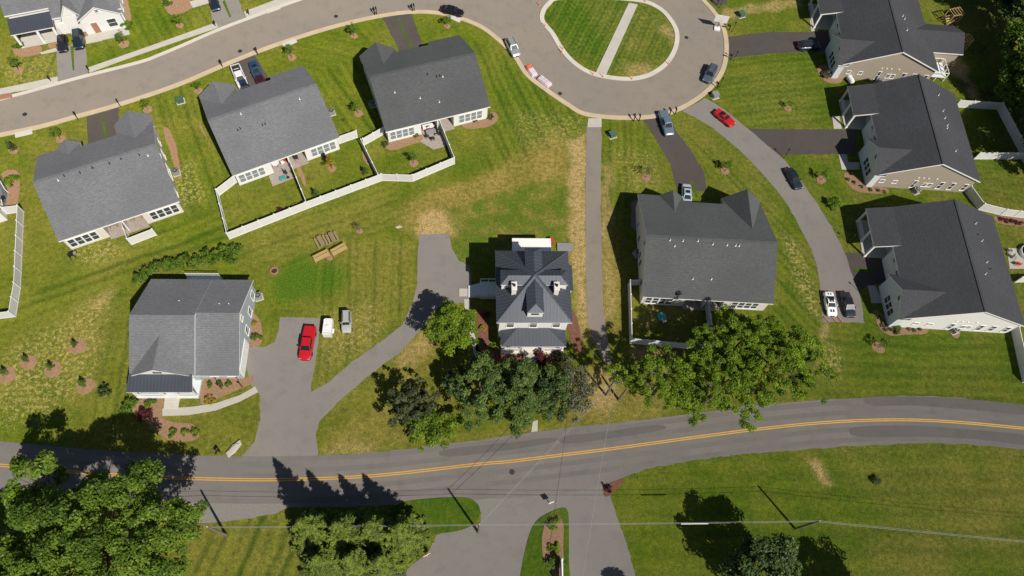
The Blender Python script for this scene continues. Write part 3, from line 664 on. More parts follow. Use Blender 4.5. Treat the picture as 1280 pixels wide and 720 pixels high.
def gable_house(label, origin, ang, W, D, fronts, backs, gables=(), he=3.2, zr=7.1, yr=7.6, shingle='shingle_grey', siding='siding_white',
                vents=(), end_windows=True, name='house', accent=None, right_windows=True):
    """x runs along the back eave, y from back to front; fronts: (x0,x1,[(y,z)...] beyond the ridge); backs: (x0,x1,y of wall)"""
    h = thing(name, label, 'house', (origin.x, origin.y, 0), ang)
    roof = MB(); walls = MB()
    for x0, x1, pr in fronts: roof_slab(roof, x0, x1, [(0.0, he), (yr, zr)] + pr)
    cuts = sorted(set([0.32, W - 0.32] + [c for f in fronts for c in f[:2]] + [c for b in backs for c in b[:2]]))
    cuts = [c for c in cuts if 0.32 <= c <= W - 0.32]
    t = 0.27
    def front_at(xm): return [f for f in fronts if f[0] <= xm <= f[1]][0]
    def back_at(xm): return [b for b in backs if b[0] <= xm <= b[1]][0]
    def wall_front(xm):
        f = front_at(xm); return (f[2][-1][0] - 0.4) if len(f[2]) == 1 else f[2][0][0] - 0.2
    for a, b in zip(cuts, cuts[1:]):
        xm = (a + b) / 2; f = front_at(xm); pr = [(0.0, he), (yr, zr)] + f[2]; yb = back_at(xm)[2]; yf = wall_front(xm)
        ys = [yb] + [y for y, z in pr if yb < y < yf] + [yf]
        poly = [(y, lerp_prof(pr, y) - t) for y in ys]
        n = len(poly); i = len(walls.v)
        for x in (a, b):
            walls.v += [(x, poly[0][0], 0)] + [(x, y, z) for y, z in poly] + [(x, poly[-1][0], 0)]
        m = n + 2
        walls.f.append(tuple(i + k for k in range(m))); walls.m.append(0)
        walls.f.append(tuple(i + m + k for k in reversed(range(m)))); walls.m.append(0)
        for k in range(m):
            j = (k + 1) % m; walls.f.append((i + k, i + m + k, i + m + j, i + j)); walls.m.append(0)
    for x0, x1, gy, za in gables:
        xc = (x0 + x1) / 2; fr = front_at(xc); pr = [(0.0, he), (yr, zr)] + fr[2]
        yb = yr
        for k in range(200):
            yy = gy - k * (gy - yr) / 200
            if lerp_prof(pr, yy) >= za: yb = yy; break
        eb = min(gy - 0.5, fr[2][-1][0] - 0.1); s = (za - he) / (xc - x0); t2 = 0.2
        g = MB(); pk = za + 0.02; yb -= 0.9; eb -= 0.9
        for sx in (-1, 1):
            xe = x0 if sx < 0 else x1
            q = [(xe, gy, he + .02), (xc, gy, pk), (xc, yb, pk), (xe, min(eb, gy - 1.2) , he + .02)]
            if sx > 0: q = q[::-1]
            g.face([q[0], q[1], q[2], q[3]], 0)
            qq = [(p[0], p[1], p[2] - t2) for p in q]; g.face(qq[::-1], 1)
            for k in range(4): g.face([q[k], qq[k], qq[(k + 1) % 4], q[(k + 1) % 4]], 1)
        g.build('cross_gable', [MAT[shingle], MAT['white']], h)
        wl = MB(); yf = gy - 0.32
        ins = 0.3; ztop = za - t2 - 0.04; zin = he + s * ins - t2 - .04
        back_y = wall_front(xc) - 0.3
        if yf > back_y + 0.02:
            A = [(x0 + ins, 0), (x1 - ins, 0), (x1 - ins, zin), (xc, ztop), (x0 + ins, zin)]
            vs = [(x, yf, z) for x, z in A] + [(x, back_y, z) for x, z in A]
            wl.solid(vs, [(4, 3, 2, 1, 0)[::-1], (5, 6, 7, 8, 9)[::-1]] + [(k, (k + 1) % 5, 5 + (k + 1) % 5, 5 + k) for k in range(5)])
            wl.build('gable_wall', MAT[accent or siding], h)
    roof.build('roof', [MAT[shingle], MAT['white']], h)
    walls.build('wall', MAT[siding], h)
    cap = MB(); L0 = min(f[0] for f in fronts)
    cap.box(0.02, W - 0.02, yr - 0.16, yr + 0.16, zr - 0.05, zr + 0.035); cap.build('ridge_cap', MAT[shingle], h)
    pr0 = [(0.0, he), (yr, zr)] + fronts[0][2]
    for vx, vy, mt in vents: roof_vent(h, vx, vy, lerp_prof([(0.0, he), (yr, zr)] + front_at(vx)[2], vy), mt)
    if end_windows:
        for x, rot in ((0.32, LT), (W - 0.32, RT)):
            if rot == RT and not right_windows: continue
            for y, z, w2, hh in ((3.0, 0.9, .8, 1.4), (6.2, 0.9, .8, 1.4), (7.4, 0.9, .8, 1.4), (10.2, 0.9, .8, 1.4), (12.6, 1.2, .7, .9), (7.7, 4.4, .6, .8)):
                window(h, x, y, z, rot, w2, hh)
    h['_t'] = t
    return h
def front_z(he, zr, yr, D, y): return zr + (he - zr) * (y - yr) / (D - yr)

def finish_back(h, siding, W, bays, patio, wall_y=0.4, pale=False):
    """rear wall: banks of windows, a covered patio let into the middle with its slab, door and post"""
    for x0, n in bays:
        for k in range(n): window(h, x0 + k * 0.98, wall_y, 0.55, BK, .78, 1.75, pale)
    if patio:
        a, b, d = patio
        mb = MB(); mb.box(a, b, -0.1, d, -0.02, 0.09); mb.build('patio_slab', MAT['flag'], h)
        mb = MB(); mb.box((a + b) / 2 - .09, (a + b) / 2 + .09, 0.25, 0.43, 0, 2.95); mb.box((a + b) / 2 - .05, (a + b) / 2 + .05, 0.43, d, 0, 2.2); mb.build('patio_divider', MAT['vinyl'], h)
        for s in (-1, 1):
            window(h, (a + b) / 2 + s * (b - a) * .32, d, 0.15, BK, 1.5, 2.0)

def porch_rail(h, x0, x1, y, z0, ht=0.95, name='railing'):
    mb = MB(); mb.box(x0, x1, y - .03, y + .03, z0 + ht - .07, z0 + ht); mb.box(x0, x1, y - .025, y + .025, z0 + .1, z0 + .16)
    n = max(2, int((x1 - x0) / .16))
    for k in range(n): xx = x0 + (x1 - x0) * (k + .5) / n; mb.box(xx - .02, xx + .02, y - .02, y + .02, z0 + .16, z0 + ht - .07)
    return mb.build(name, MAT['white'], h)
def column(h, x, y, z0, z1, r=.13):
    mb = MB(); mb.box(-r, r, -r, r, z0, z1 - .1); mb.box(-r - .05, r + .05, -r - .05, r + .05, z0, z0 + .25); mb.box(-r - .04, r + .04, -r - .04, r + .04, z1 - .14, z1)
    return mb.build('column', MAT['white'], h, loc=(x, y, 0))

def row_house(label, sw, se, W, shingle, siding, fr, gb, gar, vents, ang=None, D=15.5, accent=None, pale=False, patio=(5.6, 10.9, 3.0), bays=((1.1, 4), (12.2, 4)), porch=None, right_windows=True, off=0.0):
    a = P(sw[0], sw[1], 3.2); b = P(se[0], se[1], 3.2); u = (b - a).normalized(); a = a - Vector((0, 0, 3.2))
    an = math.atan2(u.y, u.x)
    h = gable_house(label, a, an, W, D, fr, [(0, patio[0], .4), (patio[0], patio[1], patio[2]), (patio[1], W, .4)], gb, shingle=shingle, siding=siding, vents=vents, accent=accent, right_windows=right_windows)
    finish_back(h, siding, W, bays, patio, pale=pale)
    garage(h, (gar[0] + gar[1]) / 2, gar[2] - .4, FR)
    return h
he, zr, yr = 3.2, 7.1, 7.6
def fz(y, D=15.5): return front_z(he, zr, yr, D, y)
W_ = 16.4
A = row_house("grey-roofed cream duplex nearest the left edge, with a short white fence stub behind it", (73, 302), (221.5, 252.5), 16.3, 'shingle_grey', 'siding_cream',
    [(0, 5.9, [(15.4, fz(15.4))]), (5.9, 11.2, [(14.3, fz(14.3))]), (11.2, 16.3, [(15.4, fz(15.4))])], [(2.7, 6.0, 15.7, 4.5), (11.0, 16.3, 16.8, 5.2)], (6.1, 11.0, 14.3),
    [(3.9, 7.2, 'black'), (5.9, 7.0, 'black'), (7.6, 7.1, 'black'), (9.8, 7.0, 'black'), (11.4, 7.1, 'black'), (13.8, 6.9, 'black'), (3.0, 6.9, 'white'), (14.8, 6.5, 'white')])
Bh = row_house("grey-roofed duplex with pale blue rear end, its white fenced yard split in two", (290.5, 220), (424, 172), W_, 'shingle_grey', 'siding_white',
    [(0, 5.5, [(15.6, fz(15.6))]), (5.5, 10.9, [(14.2, fz(14.2))]), (10.9, W_, [(15.5, fz(15.5))])], [(0.0, 5.5, 16.2, 5.2)], (5.7, 10.7, 14.2),
    [(3.3, 5.2, 'black'), (3.7, 5.3, 'black'), (6.8, 4.8, 'black'), (7.2, 4.8, 'black'), (13.2, 6.4, 'white'), (4.6, 7.0, 'white')], pale=True, accent='siding_pale')
Ch = row_house("white duplex under a mid-grey roof, beside the yard with the outdoor dining set", (482, 165), (614, 133), 16.8, 'shingle_warm', 'siding_white',
    [(0, 5.8, [(15.5, fz(15.5))]), (5.8, 11.3, [(14.5, fz(14.5))]), (11.3, 16.8, [(15.7, fz(15.7))])], [(0.0, 5.8, 15.8, 5.4)], (6.0, 11.1, 14.5),
    [(3.0, 4.8, 'white'), (6.5, 3.3, 'white'), (9.2, 2.2, 'white'), (10.8, 5.4, 'white'), (8.6, 6.2, 'black'), (9.9, 5.6, 'black'), (10.4, 5.6, 'black')], pale=True)
Dh = row_house("grey-roofed duplex beside the dark curved driveway, its fenced yard under the big bright tree", (803.5, 371), (967.5, 380), 18.4, 'shingle_warm', 'siding_cream',
    [(0, 3.3, [(16.9, fz(16.9, 16.9))]), (3.3, 6.7, [(16.7, fz(16.7, 16.9))]), (6.7, 12.7, [(15.7, fz(15.7, 16.9))]), (12.7, 18.4, [(16.7, fz(16.7, 16.9))])], [(3.2, 6.7, 16.9, 4.7), (12.6, 18.5, 17.0, 6.0)], (7.0, 12.3, 15.7),
    [(3.3, 7.1, 'white'), (4.0, 6.4, 'white'), (5.1, 7.1, 'white'), (7.2, 7.2, 'white'), (9.3, 6.9, 'white'), (11.3, 6.9, 'white'), (12.5, 6.9, 'white'), (13.0, 6.9, 'white'), (6.8, 2.5, 'white'), (9.4, 2.6, 'white')],
    D=16.9, patio=(6.4, 11.8, 3.0), bays=((1.2, 4), (13.4, 4)))

def east_house(label, se, W, D, shingle, siding, xo=0.0, vents=(), windows=True):
    """front faces west: x runs south to north along the east eave"""
    a = P(se[0], se[1], 3.4); an = R(-2.1) + math.pi / 2
    z1, zr1, yr1 = 3.4, 7.2, 8.2
    def f(y): return front_z(z1, zr1, yr1, D, y)
    fr = [(0, 5.9, [(D - .4, f(D - .4))]), (5.9, 11.4, [(D - 1.1, f(D - 1.1))]), (11.4, W, [(D - 2.2, f(D - 2.2)), (D + 1.5, 3.45)])]
    h = gable_house(label, Vector((a.x, a.y, 0)), an, W, D, fr, [(0, W, .4)], [(-0.1, 7.0, D + 0.25, 5.75)], he=z1, zr=zr1, yr=yr1, shingle=shingle, siding=siding, vents=vents, end_windows=False, accent='siding_pale')
    fw = MB(); fw.box(5.95, 11.35, D - 1.5, D - 1.46, 0, 3.55); fw.build('front_wall', MAT['siding_pale'], h)
    garage(h, 8.6, D - 1.46, FR, 4.6)
    # porch columns, rail, door
    for x in (11.7, 14.3, W - .3): column(h, x, D + 1.2, 0.1, 3.2)
    mb = MB(); mb.box(11.5, W, D - 2.4, D + 1.4, -.02, .12); mb.build('porch_slab', MAT['concrete'], h)
    porch_rail(h, 14.4, W - .4, D + 1.2, .12)
    door(h, 12.6, D - 2.4, .12, FR, mat='siding_blue'); window(h, 14.9, D - 2.4, 0.9, FR, 1.5, 1.5)
    window(h, 1.9, D - .07, 0.8, FR, .8, 1.5); window(h, 2.9, D - .07, 0.8, FR, .8, 1.5); window(h, 3.9, D - .07, 0.8, FR, .8, 1.5); window(h, 2.85, D - .07, 4.0, FR, .6, .7)
    window(h, 7.6, D - 1.46, 2.75, FR, .7, .5); window(h, 9.6, D - 1.46, 2.75, FR, .7, .5)
    # south gable wall: pairs of windows and bright vents
    for y, z, w2, hh in ((1.3, 0.6, .6, 1.5), (3.4, 0.6, .6, 1.6), (5.2, 0.6, .6, 1.6), (6.9, .95, .6, .8), (7.7, .95, .6, .8), (9.4, 0.5, .5, 1.7), (12.6, 1.3, .6, .6), (14.6, 1.3, .6, .6)):
        window(h, 0.32, y, z, LT, w2, hh)
    mb = MB()
    for y in (6.6, 7.9, 8.7, 9.5): mb.box(.26, .33, y - .12, y + .12, 2.9, 3.12)
    mb.build('wall_vent', MAT['white'], h)
    for y in (3, 6, 9): window(h, y, .4, .6, BK, 1.0, 1.6)
    return h
Eh = east_house("taupe house at the top right with a dark roof and a shingled rear wing", (1174, 90), 17.6, 17.0, 'shingle_dark', 'siding_taupe', vents=[(8.8, 5.6, 'white'), (9.3, 5.9, 'white'), (6.1, 5.8, 'white')])
Fh = east_house("taupe house with a dark roof in the middle of the right-hand row of three", (1226, 227.5), 17.5, 16.5, 'shingle_dark', 'siding_taupe', vents=[(14.9, 4.6, 'white'), (11.7, 4.6, 'white'), (10.2, 4.7, 'white'), (8.8, 4.6, 'white'), (8.2, 4.8, 'white'), (4.0, 4.3, 'white')])
Gh = east_house("white-walled house with a dark roof, lowest of the right-hand row", (1282, 408), 18.0, 18.0, 'shingle_dark', 'siding_white', vents=[(15.0, 4.9, 'white'), (12.2, 4.6, 'white'), (8.6, 4.9, 'white'), (6.4, 6.0, 'white'), (13.0, 5.2, 'black'), (7.6, 4.6, 'black')])
# rear wing of the top right house
mb = MB(); mb.box(4.9, 10.8, -5.0, 0.5, 0, 3.0); mb.build('wing_wall', MAT['siding_taupe'], Eh)
mb = MB()
for s in (-1, 1):
    q = [(7.85 + s * 3.3, -5.4, 3.25), (7.85, -5.4, 4.9), (7.85, 3.4, 4.9), (7.85 + s * 3.3, 0.3, 3.25)]
    if s > 0: q = q[::-1]
    mb.face(q, 0); qq = [(p[0], p[1], p[2] - .22) for p in q]; mb.face(qq[::-1], 1)
    for k in range(4): mb.face([q[k], qq[k], qq[(k + 1) % 4], q[(k + 1) % 4]], 1)
mb.face([(4.6, -5.3, 3.0), (11.1, -5.3, 3.0), (7.85, -5.3, 4.7)], 1)
mb.build('wing_roof', [MAT['shingle_dark'], MAT['white']], Eh)
mb = MB(); mb.box(1.2, 4.6, -3.0, .35, .9, 1.0)
for x in (1.3, 4.5):
    for y in (-2.9, -1.3): mb.box(x - .07, x + .07, y - .07, y + .07, 0, .9)
mb.build('rear_deck', MAT['siding_pale'], Eh)
mb = MB()
for x in (1.25, 2.4, 3.5, 4.55): mb.box(x - .06, x + .06, -2.98, -2.86, 1.0, 2.0)
mb.box(1.2, 4.6, -2.96, -2.88, 1.9, 2.0); mb.box(1.2, 1.28, -2.9, .3, 1.9, 2.0); mb.box(4.52, 4.6, -2.9, .3, 1.9, 2.0); mb.build('deck_rail', MAT['white'], Eh)

# ---- blue-grey house by the lower driveway
a = P(162, 470, 3.2); BL = thing('house', "blue-grey sided house with white trim and a dark metal porch roof, by the red pickup", 'house', (a.x, a.y, 0), R(1.1))
rf = MB(); zr2 = 6.6
roof_slab(rf, 0, 8.0, [(0, 3.35), (6.8, 6.8), (13.6, 3.25)]); roof_slab(rf, 8.0, 13.4, [(0.1, 3.02), (7.25, 6.54), (13.6, 3.23)])
rf.build('roof', [MAT['shingle_grey'], MAT['white']], BL)
wl = MB()
def pent(mb, x0, x1, pr, y0, y1, t=.28):
    ys = [y0] + [y for y, z in pr if y0 < y < y1] + [y1]; poly = [(y0, 0)] + [(y, lerp_prof(pr, y) - t) for y in ys] + [(y1, 0)]; n = len(poly)
    mb.solid([(x, y, z) for x in (x0, x1) for y, z in poly], [tuple(range(n)), tuple(n + k for k in reversed(range(n)))] + [(k, n + k, n + (k + 1) % n, (k + 1) % n) for k in range(n)])
pent(wl, .3, 8.0, [(0, 3.35), (6.8, 6.8), (13.6, 3.25)], .4, 13.2); pent(wl, 8.0, 13.1, [(0.1, 3.02), (7.25, 6.54), (13.6, 3.23)], .75, 13.25)
wl.build('wall', MAT['siding_blue'], BL)
g = MB(); xc, x0, x1, gy, za = 3.75, .0, 7.75, -.1, 5.7
for s in (-1, 1):
    xe = x0 if s < 0 else x1
    q = [(xe, gy, 3.35), (xc, gy, za), (xc, 6.2, za), (xe, .9, 3.35)]
    if s < 0: q = q[::-1]
    g.face(q, 0); qq = [(p[0], p[1], p[2] - .2) for p in q]; g.face(qq[::-1], 1)
    for k in range(4): g.face([q[k], qq[k], qq[(k + 1) % 4], q[(k + 1) % 4]], 1)
g.build('cross_gable', [MAT['shingle_grey'], MAT['white']], BL)
g = MB(); g.face([(.6, .12, 3.2), (7.1, .12, 3.2), (xc, .12, za - .25)]); g.build('gable_wall', MAT['siding_white'], BL)
g = MB()
for k in range(3): g.box(3.2 + k * .38, 3.48 + k * .38, .05, .118, 4.0, 4.35)
g.build('gable_vent', MAT['black'], BL)
pm = MB(); pm.face([(-.15, -2.05, 2.95), (7.95, -2.05, 2.95), (7.75, .1, 3.55), (0, .1, 3.55)], 0); pm.face([(-.15, -2.05, 2.8), (0, .1, 3.35), (7.75, .1, 3.35), (7.95, -2.05, 2.8)], 1)
pm.face([(-.15, -2.05, 2.8), (7.95, -2.05, 2.8), (7.95, -2.05, 2.95), (-.15, -2.05, 2.95)], 1); pm.face([(-.15, -2.05, 2.8), (-.15, -2.05, 2.95), (0, .1, 3.55), (0, .1, 3.35)], 1); pm.face([(7.95, -2.05, 2.95), (7.95, -2.05, 2.8), (7.75, .1, 3.35), (7.75, .1, 3.55)], 1)
for k in range(19): xx = .05 + k * .42; pm.face([(xx, -2.05, 2.98), (xx + .05, -2.05, 2.98), (xx + .05, .08, 3.57), (xx, .08, 3.57)], 2)
pm.build('porch_roof', [MAT['metal_roof'], MAT['white'], MAT['metal_rib']], BL)
for x in (.35, 3.6, 5.35, 7.6): column(BL, x, -1.75, .3, 2.85, .14)
s = MB(); s.box(.2, 7.8, -1.95, .4, -.02, .32); s.build('porch_floor', MAT['siding_pale'], BL)
s = MB()
for k in range(4): s.box(3.6, 5.4, -2.3 - k * .36, -1.96 - k * .36 if k else -1.951, -.02, .28 - k * .07)
s.build('porch_step', MAT['kerb_white'], BL)
porch_rail(BL, .5, 3.4, -1.75, .32); porch_rail(BL, 5.5, 7.4, -1.75, .32)
door(BL, 4.4, .4, .32, BK, mat='siding_pale'); window(BL, 2.0, .4, .9, BK, 1.3, 1.4); window(BL, 6.4, .4, .9, BK, 1.3, 1.4)
window(BL, 9.6, .75, 1.0, BK, .9, 1.4); window(BL, 11.8, .75, 1.0, BK, .9, 1.4)
garage(BL, 13.1, 3.2, RT, 4.4)
for y in (6.9, 9.6, 12.0): window(BL, 13.1, y, 1.0, RT, .9, 1.4)
window(BL, 13.1, 7.4, 4.2, RT, .6, .8)
for x in (3, 6, 9): window(BL, x, 13.25, .9, FR, .9, 1.4)
s = MB(); s.box(3.6, 8.2, 13.25, 15.3, .0, .9); s.build('rear_deck', MAT['siding_pale'], BL)
porch_rail(BL, 3.6, 8.2, 15.2, .9)
for x, y in ((5.2, 9.4), (10.4, 8.9), (11.6, 8.9)): roof_vent(BL, x, y, lerp_prof([(0, 3.2), (7, 6.5), (13.6, 3.2)], y))

# ---- white four-square house with standing-seam metal roof
a = P(620.5, 403.5, 6.5); MH = thing('house', "white four-square house with a dark standing-seam hip roof, dormers and twin chimneys", 'house', (a.x, a.y, 0), R(1.4))
LX, LY, ze, zp = 9.9, 10.6, 6.5, 9.2; cx, cy = LX / 2, 5.6
def seam_face(mb, a, b, c, dd, seams, m0=0, m1=1):
    """slope with eave a-b and top c-dd (may coincide); raised seams run from eave to top edge"""
    a, b, c, dd = [Vector(p) for p in (a, b, c, dd)]
    mb.face([a, b, c, dd] if (c - dd).length > 1e-4 else [a, b, c], m0)
    e = (b - a); Lh = e.length; e.normalize(); nrm = (b - a).cross(dd - a).normalized(); up_ = nrm.cross(e)
    tl = (dd - a).dot(e); th = (dd - a).dot(up_); tr = (c - a).dot(e)
    n = int(Lh / seams)
    for k in range(1, n):
        u = k * Lh / n
        if u < tl: hgt = th * u / tl if tl > 1e-6 else th
        elif u > tr: hgt = th * (Lh - u) / (Lh - tr)
        else: hgt = th
        if hgt < .25: continue
        p0 = a + e * (u - .03) + nrm * .045; p1 = a + e * (u + .03) + nrm * .045
        mb.face([p0, p1, p1 + up_ * (hgt - .05), p0 + up_ * (hgt - .05)], m1)
        mb.face([p0 - nrm * .05, p0, p0 + up_ * (hgt - .05), p0 + up_ * (hgt - .05) - nrm * .05], m1); mb.face([p1, p1 - nrm * .05, p1 + up_ * (hgt - .05) - nrm * .05, p1 + up_ * (hgt - .05)], m1)
def hip_roof(parent, x0, x1, y0, y1, z0, apex, name='roof', skip=()):
    mb = MB(); ap = apex
    c = [(x0, y0, z0), (x1, y0, z0), (x1, y1, z0), (x0, y1, z0)]
    for k in range(4): seam_face(mb, c[k], c[(k + 1) % 4], ap, ap, .46)
    d_ = [(p[0], p[1], z0 - .2) for p in c]
    for k in range(4): mb.face([d_[k], d_[(k + 1) % 4], c[(k + 1) % 4], c[k]], 2)
    mb.face(d_[::-1], 2)
    for k in range(4): mb.tube([Vector(c[k]) + Vector((0, 0, .02)), Vector(ap) + Vector((0, 0, .03))], .07, 6, 1)
    return mb.build(name, [MAT['metal_roof'], MAT['metal_rib'], MAT['white']], parent)
hip_roof(MH, 0, LX, 0, LY, ze, (cx, cy, zp))
s = MB(); s.box(.45, LX - .45, .45, LY - .45, 0, ze - .21); s.build('wall', MAT['siding_white'], MH)
def dormer(px, py, rot, depth):
    """hipped dormer; local -y is its face"""
    mb = MB(); w2, zt, zp2 = 1.1, 1.15, 1.75
    mb.box(-w2 + .12, w2 - .12, .15, depth, -.6, zt - .01)
    d = mb.build('dormer', MAT['siding_white'], MH, loc=(px, py, ze + .75), rot=rot)
    r_ = MB(); c0, c1 = (-w2, 0, zt), (w2, 0, zt); ap = (0, 1.0, zp2); bk = (0, depth + 1.2, zp2); b0, b1 = (-w2, depth + .5, zt), (w2, depth + .5, zt)
    seam_face(r_, c0, c1, ap, ap, .46); seam_face(r_, c1, b1, bk, ap, .46); seam_face(r_, b0, c0, ap, bk, .46)
    r_.face([(-w2, 0, zt - .12), (w2, 0, zt - .12), (w2, 0, zt), (-w2, 0, zt)], 2); r_.face([(w2, 0, zt - .12), b1[:2] + (zt - .12,), b1, c1], 2); r_.face([b0[:2] + (zt - .12,), (-w2, 0, zt - .12), c0, b0], 2)
    r_.face([(-w2, 0, zt - .12), b0[:2] + (zt - .12,), b1[:2] + (zt - .12,), (w2, 0, zt - .12)], 2)
    r_.build('dormer_roof', [MAT['metal_roof'], MAT['metal_rib'], MAT['white']], d)
    g_ = MB(); g_.box(-.5, .5, .11, .149, .25, .95); g_.build('window', MAT['glass'], d)
dormer(cx, .55, BK, 3.6); dormer(LX - .55, cy, RT, 3.4); dormer(cx, LY - .55, FR, 3.6); dormer(.55, cy, LT, 3.4)
for x in (2.25, 7.75):
    s = MB(); s.box(-.3, .3, -.55, .55, -1.6, 1.15); s.box(-.36, .36, -.61, .61, .95, 1.12); ch = s.build('chimney', MAT['chimney'], MH, loc=(x, 4.0, 8.1))
    s = MB(); s.lathe([(.17, 1.1), (.15, 1.5)], 10); s.build('chimney_pot', MAT['black'], ch)
hp = MB(); ap1, ap2 = (2.9, .45, 3.75), (7.0, .45, 3.75); q0, q1 = (.75, -1.95, 3.0), (9.4, -1.95, 3.0); q2, q3 = (9.4, .45, 3.0), (.75, .45, 3.0)
seam_face(hp, q0, q1, ap2, ap1, .46); seam_face(hp, q1, q2, ap2, ap2, .46); seam_face(hp, q3, q0, ap1, ap1, .46)
dn = [(p[0], p[1], 2.8) for p in (q0, q1, q2, q3)]
for k in range(4): hp.face([dn[k], dn[(k + 1) % 4], (q0, q1, q2, q3)[(k + 1) % 4], (q0, q1, q2, q3)[k]], 2)
hp.face(dn[::-1], 2); hp.build('porch_roof', [MAT['metal_roof'], MAT['metal_rib'], MAT['white']], MH)
s = MB(); s.box(.8, 9.35, -1.9, .44, -.02, .55); s.build('porch_floor', MAT['siding_cream'], MH)
for x in (1.1, 3.7, 6.4, 9.05): column(MH, x, -1.65, .55, 2.85)
porch_rail(MH, 1.2, 3.6, -1.65, .55); porch_rail(MH, 6.5, 8.9, -1.65, .55)
s = MB()
for k in range(4): s.box(3.9, 6.2, -2.25 - k * .33, -1.901 - k * .33, -.02, .5 - k * .12)
s.build('porch_step', MAT['concrete'], MH)
for x in (1.9, 4.95, 8.0): window(MH, x, .45, 4.0, BK, .9, 1.7); 
for x in (1.9, 8.0): window(MH, x, .45, 1.1, BK, .9, 1.6)
door(MH, 4.95, .45, .55, BK, mat='siding_blue')
for y in (2.2, 5.3, 8.4):
    for z in (1.1, 4.0): window(MH, .45, y, z, LT, .9, 1.6); window(MH, LX - .45, y, z, RT, .9, 1.6)
s = MB(); s.box(2.7, 7.9, LY - .45, 14.1, 0, 3.3); s.build('rear_wing', MAT['siding_white'], MH)
s = MB(); s.box(2.55, 8.05, LY - .43, 14.3, 3.3, 3.5); s.build('flat_roof', MAT['white'], MH)
s = MB(); s.box(.4, 2.69, LY - .44, 12.2, 0, 2.9); s.build('rear_lean_to', MAT['siding_white'], MH)
s = MB(); s.box(.3, 2.68, LY - .42, 12.35, 2.9, 3.02); s.build('lean_to_roof', MAT['metal_roof'], MH)
s = MB(); s.box(LX - .44, LX + .75, 6.5, LY - .6, 0, 3.0); s.build('side_bay', MAT['siding_white'], MH)
s = MB(); s.box(LX - .43, LX + .95, 6.3, LY - .3, 3.0, 3.12); s.build('bay_roof', MAT['metal_roof'], MH)
s = MB(); s.box(LX - .44, LX + .5, 2.6, 6.2, .0, 1.0); s.build('side_stoop', MAT['white'], MH)
# west entry: landing, stairs with white rails
s = MB(); s.box(-2.0, .44, 6.4, 8.6, .0, 1.1)
for k in range(5): s.box(-2.0 - (k + 1) * .32, -2.001 - k * .32, 6.6, 8.4, 0, .95 - k * .18)
s.build('side_stair', MAT['siding_pale'], MH)
for y in (6.45, 8.55):
    s = MB()
    for x in (-1.9, -.8, .3): s.box(x - .05, x + .05, y - .05, y + .05, 1.1, 2.1)
    s.box(-1.95, .35, y - .04, y + .04, 2.0, 2.1); s.build('stair_rail', MAT['white'], MH)
s = MB(); s.box(-4.9, -3.7, 6.8, 8.0, -.02, .1); s.build('landing_pad', MAT['concrete'], MH)

# ---- houses cut by the frame
def street_house(label, fl, ang_deg, W, shingle, siding, porch_metal=True, name='house'):
    """front faces south towards the street; fl = photo pixel of the front left eave corner"""
    a = P(fl[0], fl[1], 3.0); u = Vector((math.cos(R(ang_deg)), math.sin(R(ang_deg)), 0)); v = Vector((-u.y, u.x, 0)); D = 15.5
    o = Vector((a.x, a.y, 0)) + u * W + v * D
    z1, zr1, yr1 = 3.2, 7.1, 7.6
    def f(y): return front_z(z1, zr1, yr1, D, y)
    fr = [(0, 6.8, [(D - .6, f(D - .6))]), (6.8, 10.4, [(D - 1.0, f(D - 1.0))]), (10.4, W, [(D - 2.6, f(D - 2.6))])]
    h = gable_house(label, o, R(ang_deg) + math.pi, W, D, fr, [(0, W, .4)], [(0.2, 6.9, D + .2, 5.3), (6.0, 9.4, D - .7, 5.9)], shingle=shingle, siding=siding, he=z1, zr=zr1, yr=yr1)
    s = MB(); s.face([(10.5, D + .0, 2.95), (10.5, D - 2.7, 3.75), (W + .0, D - 2.7, 3.75), (W + .0, D, 2.95)], 0)
    s.face([(10.5, D + .0, 2.8), (W, D, 2.8), (W, D - 2.7, 3.6), (10.5, D - 2.7, 3.6)], 1); s.face([(10.5, D, 2.8), (10.5, D, 2.95), (W, D, 2.95), (W, D, 2.8)], 1)
    s.face([(10.5, D, 2.8), (10.5, D - 2.7, 3.6), (10.5, D - 2.7, 3.75), (10.5, D, 2.95)], 1); s.face([(W, D, 2.95), (W, D - 2.7, 3.75), (W, D - 2.7, 3.6), (W, D, 2.8)], 1)
    for k in range(15): xx = 10.7 + k * .42; s.face([(xx, D, 2.98), (xx, D - 2.68, 3.78), (xx + .05, D - 2.68, 3.78), (xx + .05, D, 2.98)], 2)
    s.build('porch_roof', [MAT['metal_roof'], MAT['white'], MAT['metal_rib']], h)
    for x in (10.8, 13.2, W - .4): column(h, x, D - .25, .1, 2.9, .16)
    s = MB(); s.box(10.5, W - .2, D - 2.9, D - .05, -.02, .14); s.build('porch_slab', MAT['concrete'], h)
    garage(h, 8.6, D - 1.4, FR, 3.0)
    s = MB(); s.box(.3, 6.6, D - 1.0, D + 1.6, -.02, .14); s.build('entry_slab', MAT['concrete'], h)
    window(h, 14.7, D - 3.0, .8, FR, 1.4, 1.5); door(h, 12.0, D - 3.0, .15, FR, mat='brick'); window(h, 2.2, D - .12, .8, FR, 1.3, 1.5); door(h, 4.9, D - .12, .15, FR, mat='brick'); window(h, 3.5, D - .12, 4.0, FR, .5, .5)
    return h
TL = street_house("white-fronted house at the top left corner, two dark cars in its drive", (13, 44), 19.7, 16.9, 'shingle_grey', 'siding_white')
TL2 = street_house("house mostly above the frame, its white porch corner showing left of the dark sedan's drive", (200, -16), 25, 16.9, 'shingle_grey', 'siding_white')
a = P(-3, 262, 3.2); u_ = Vector((math.cos(R(25.5)), math.sin(R(25.5)), 0))
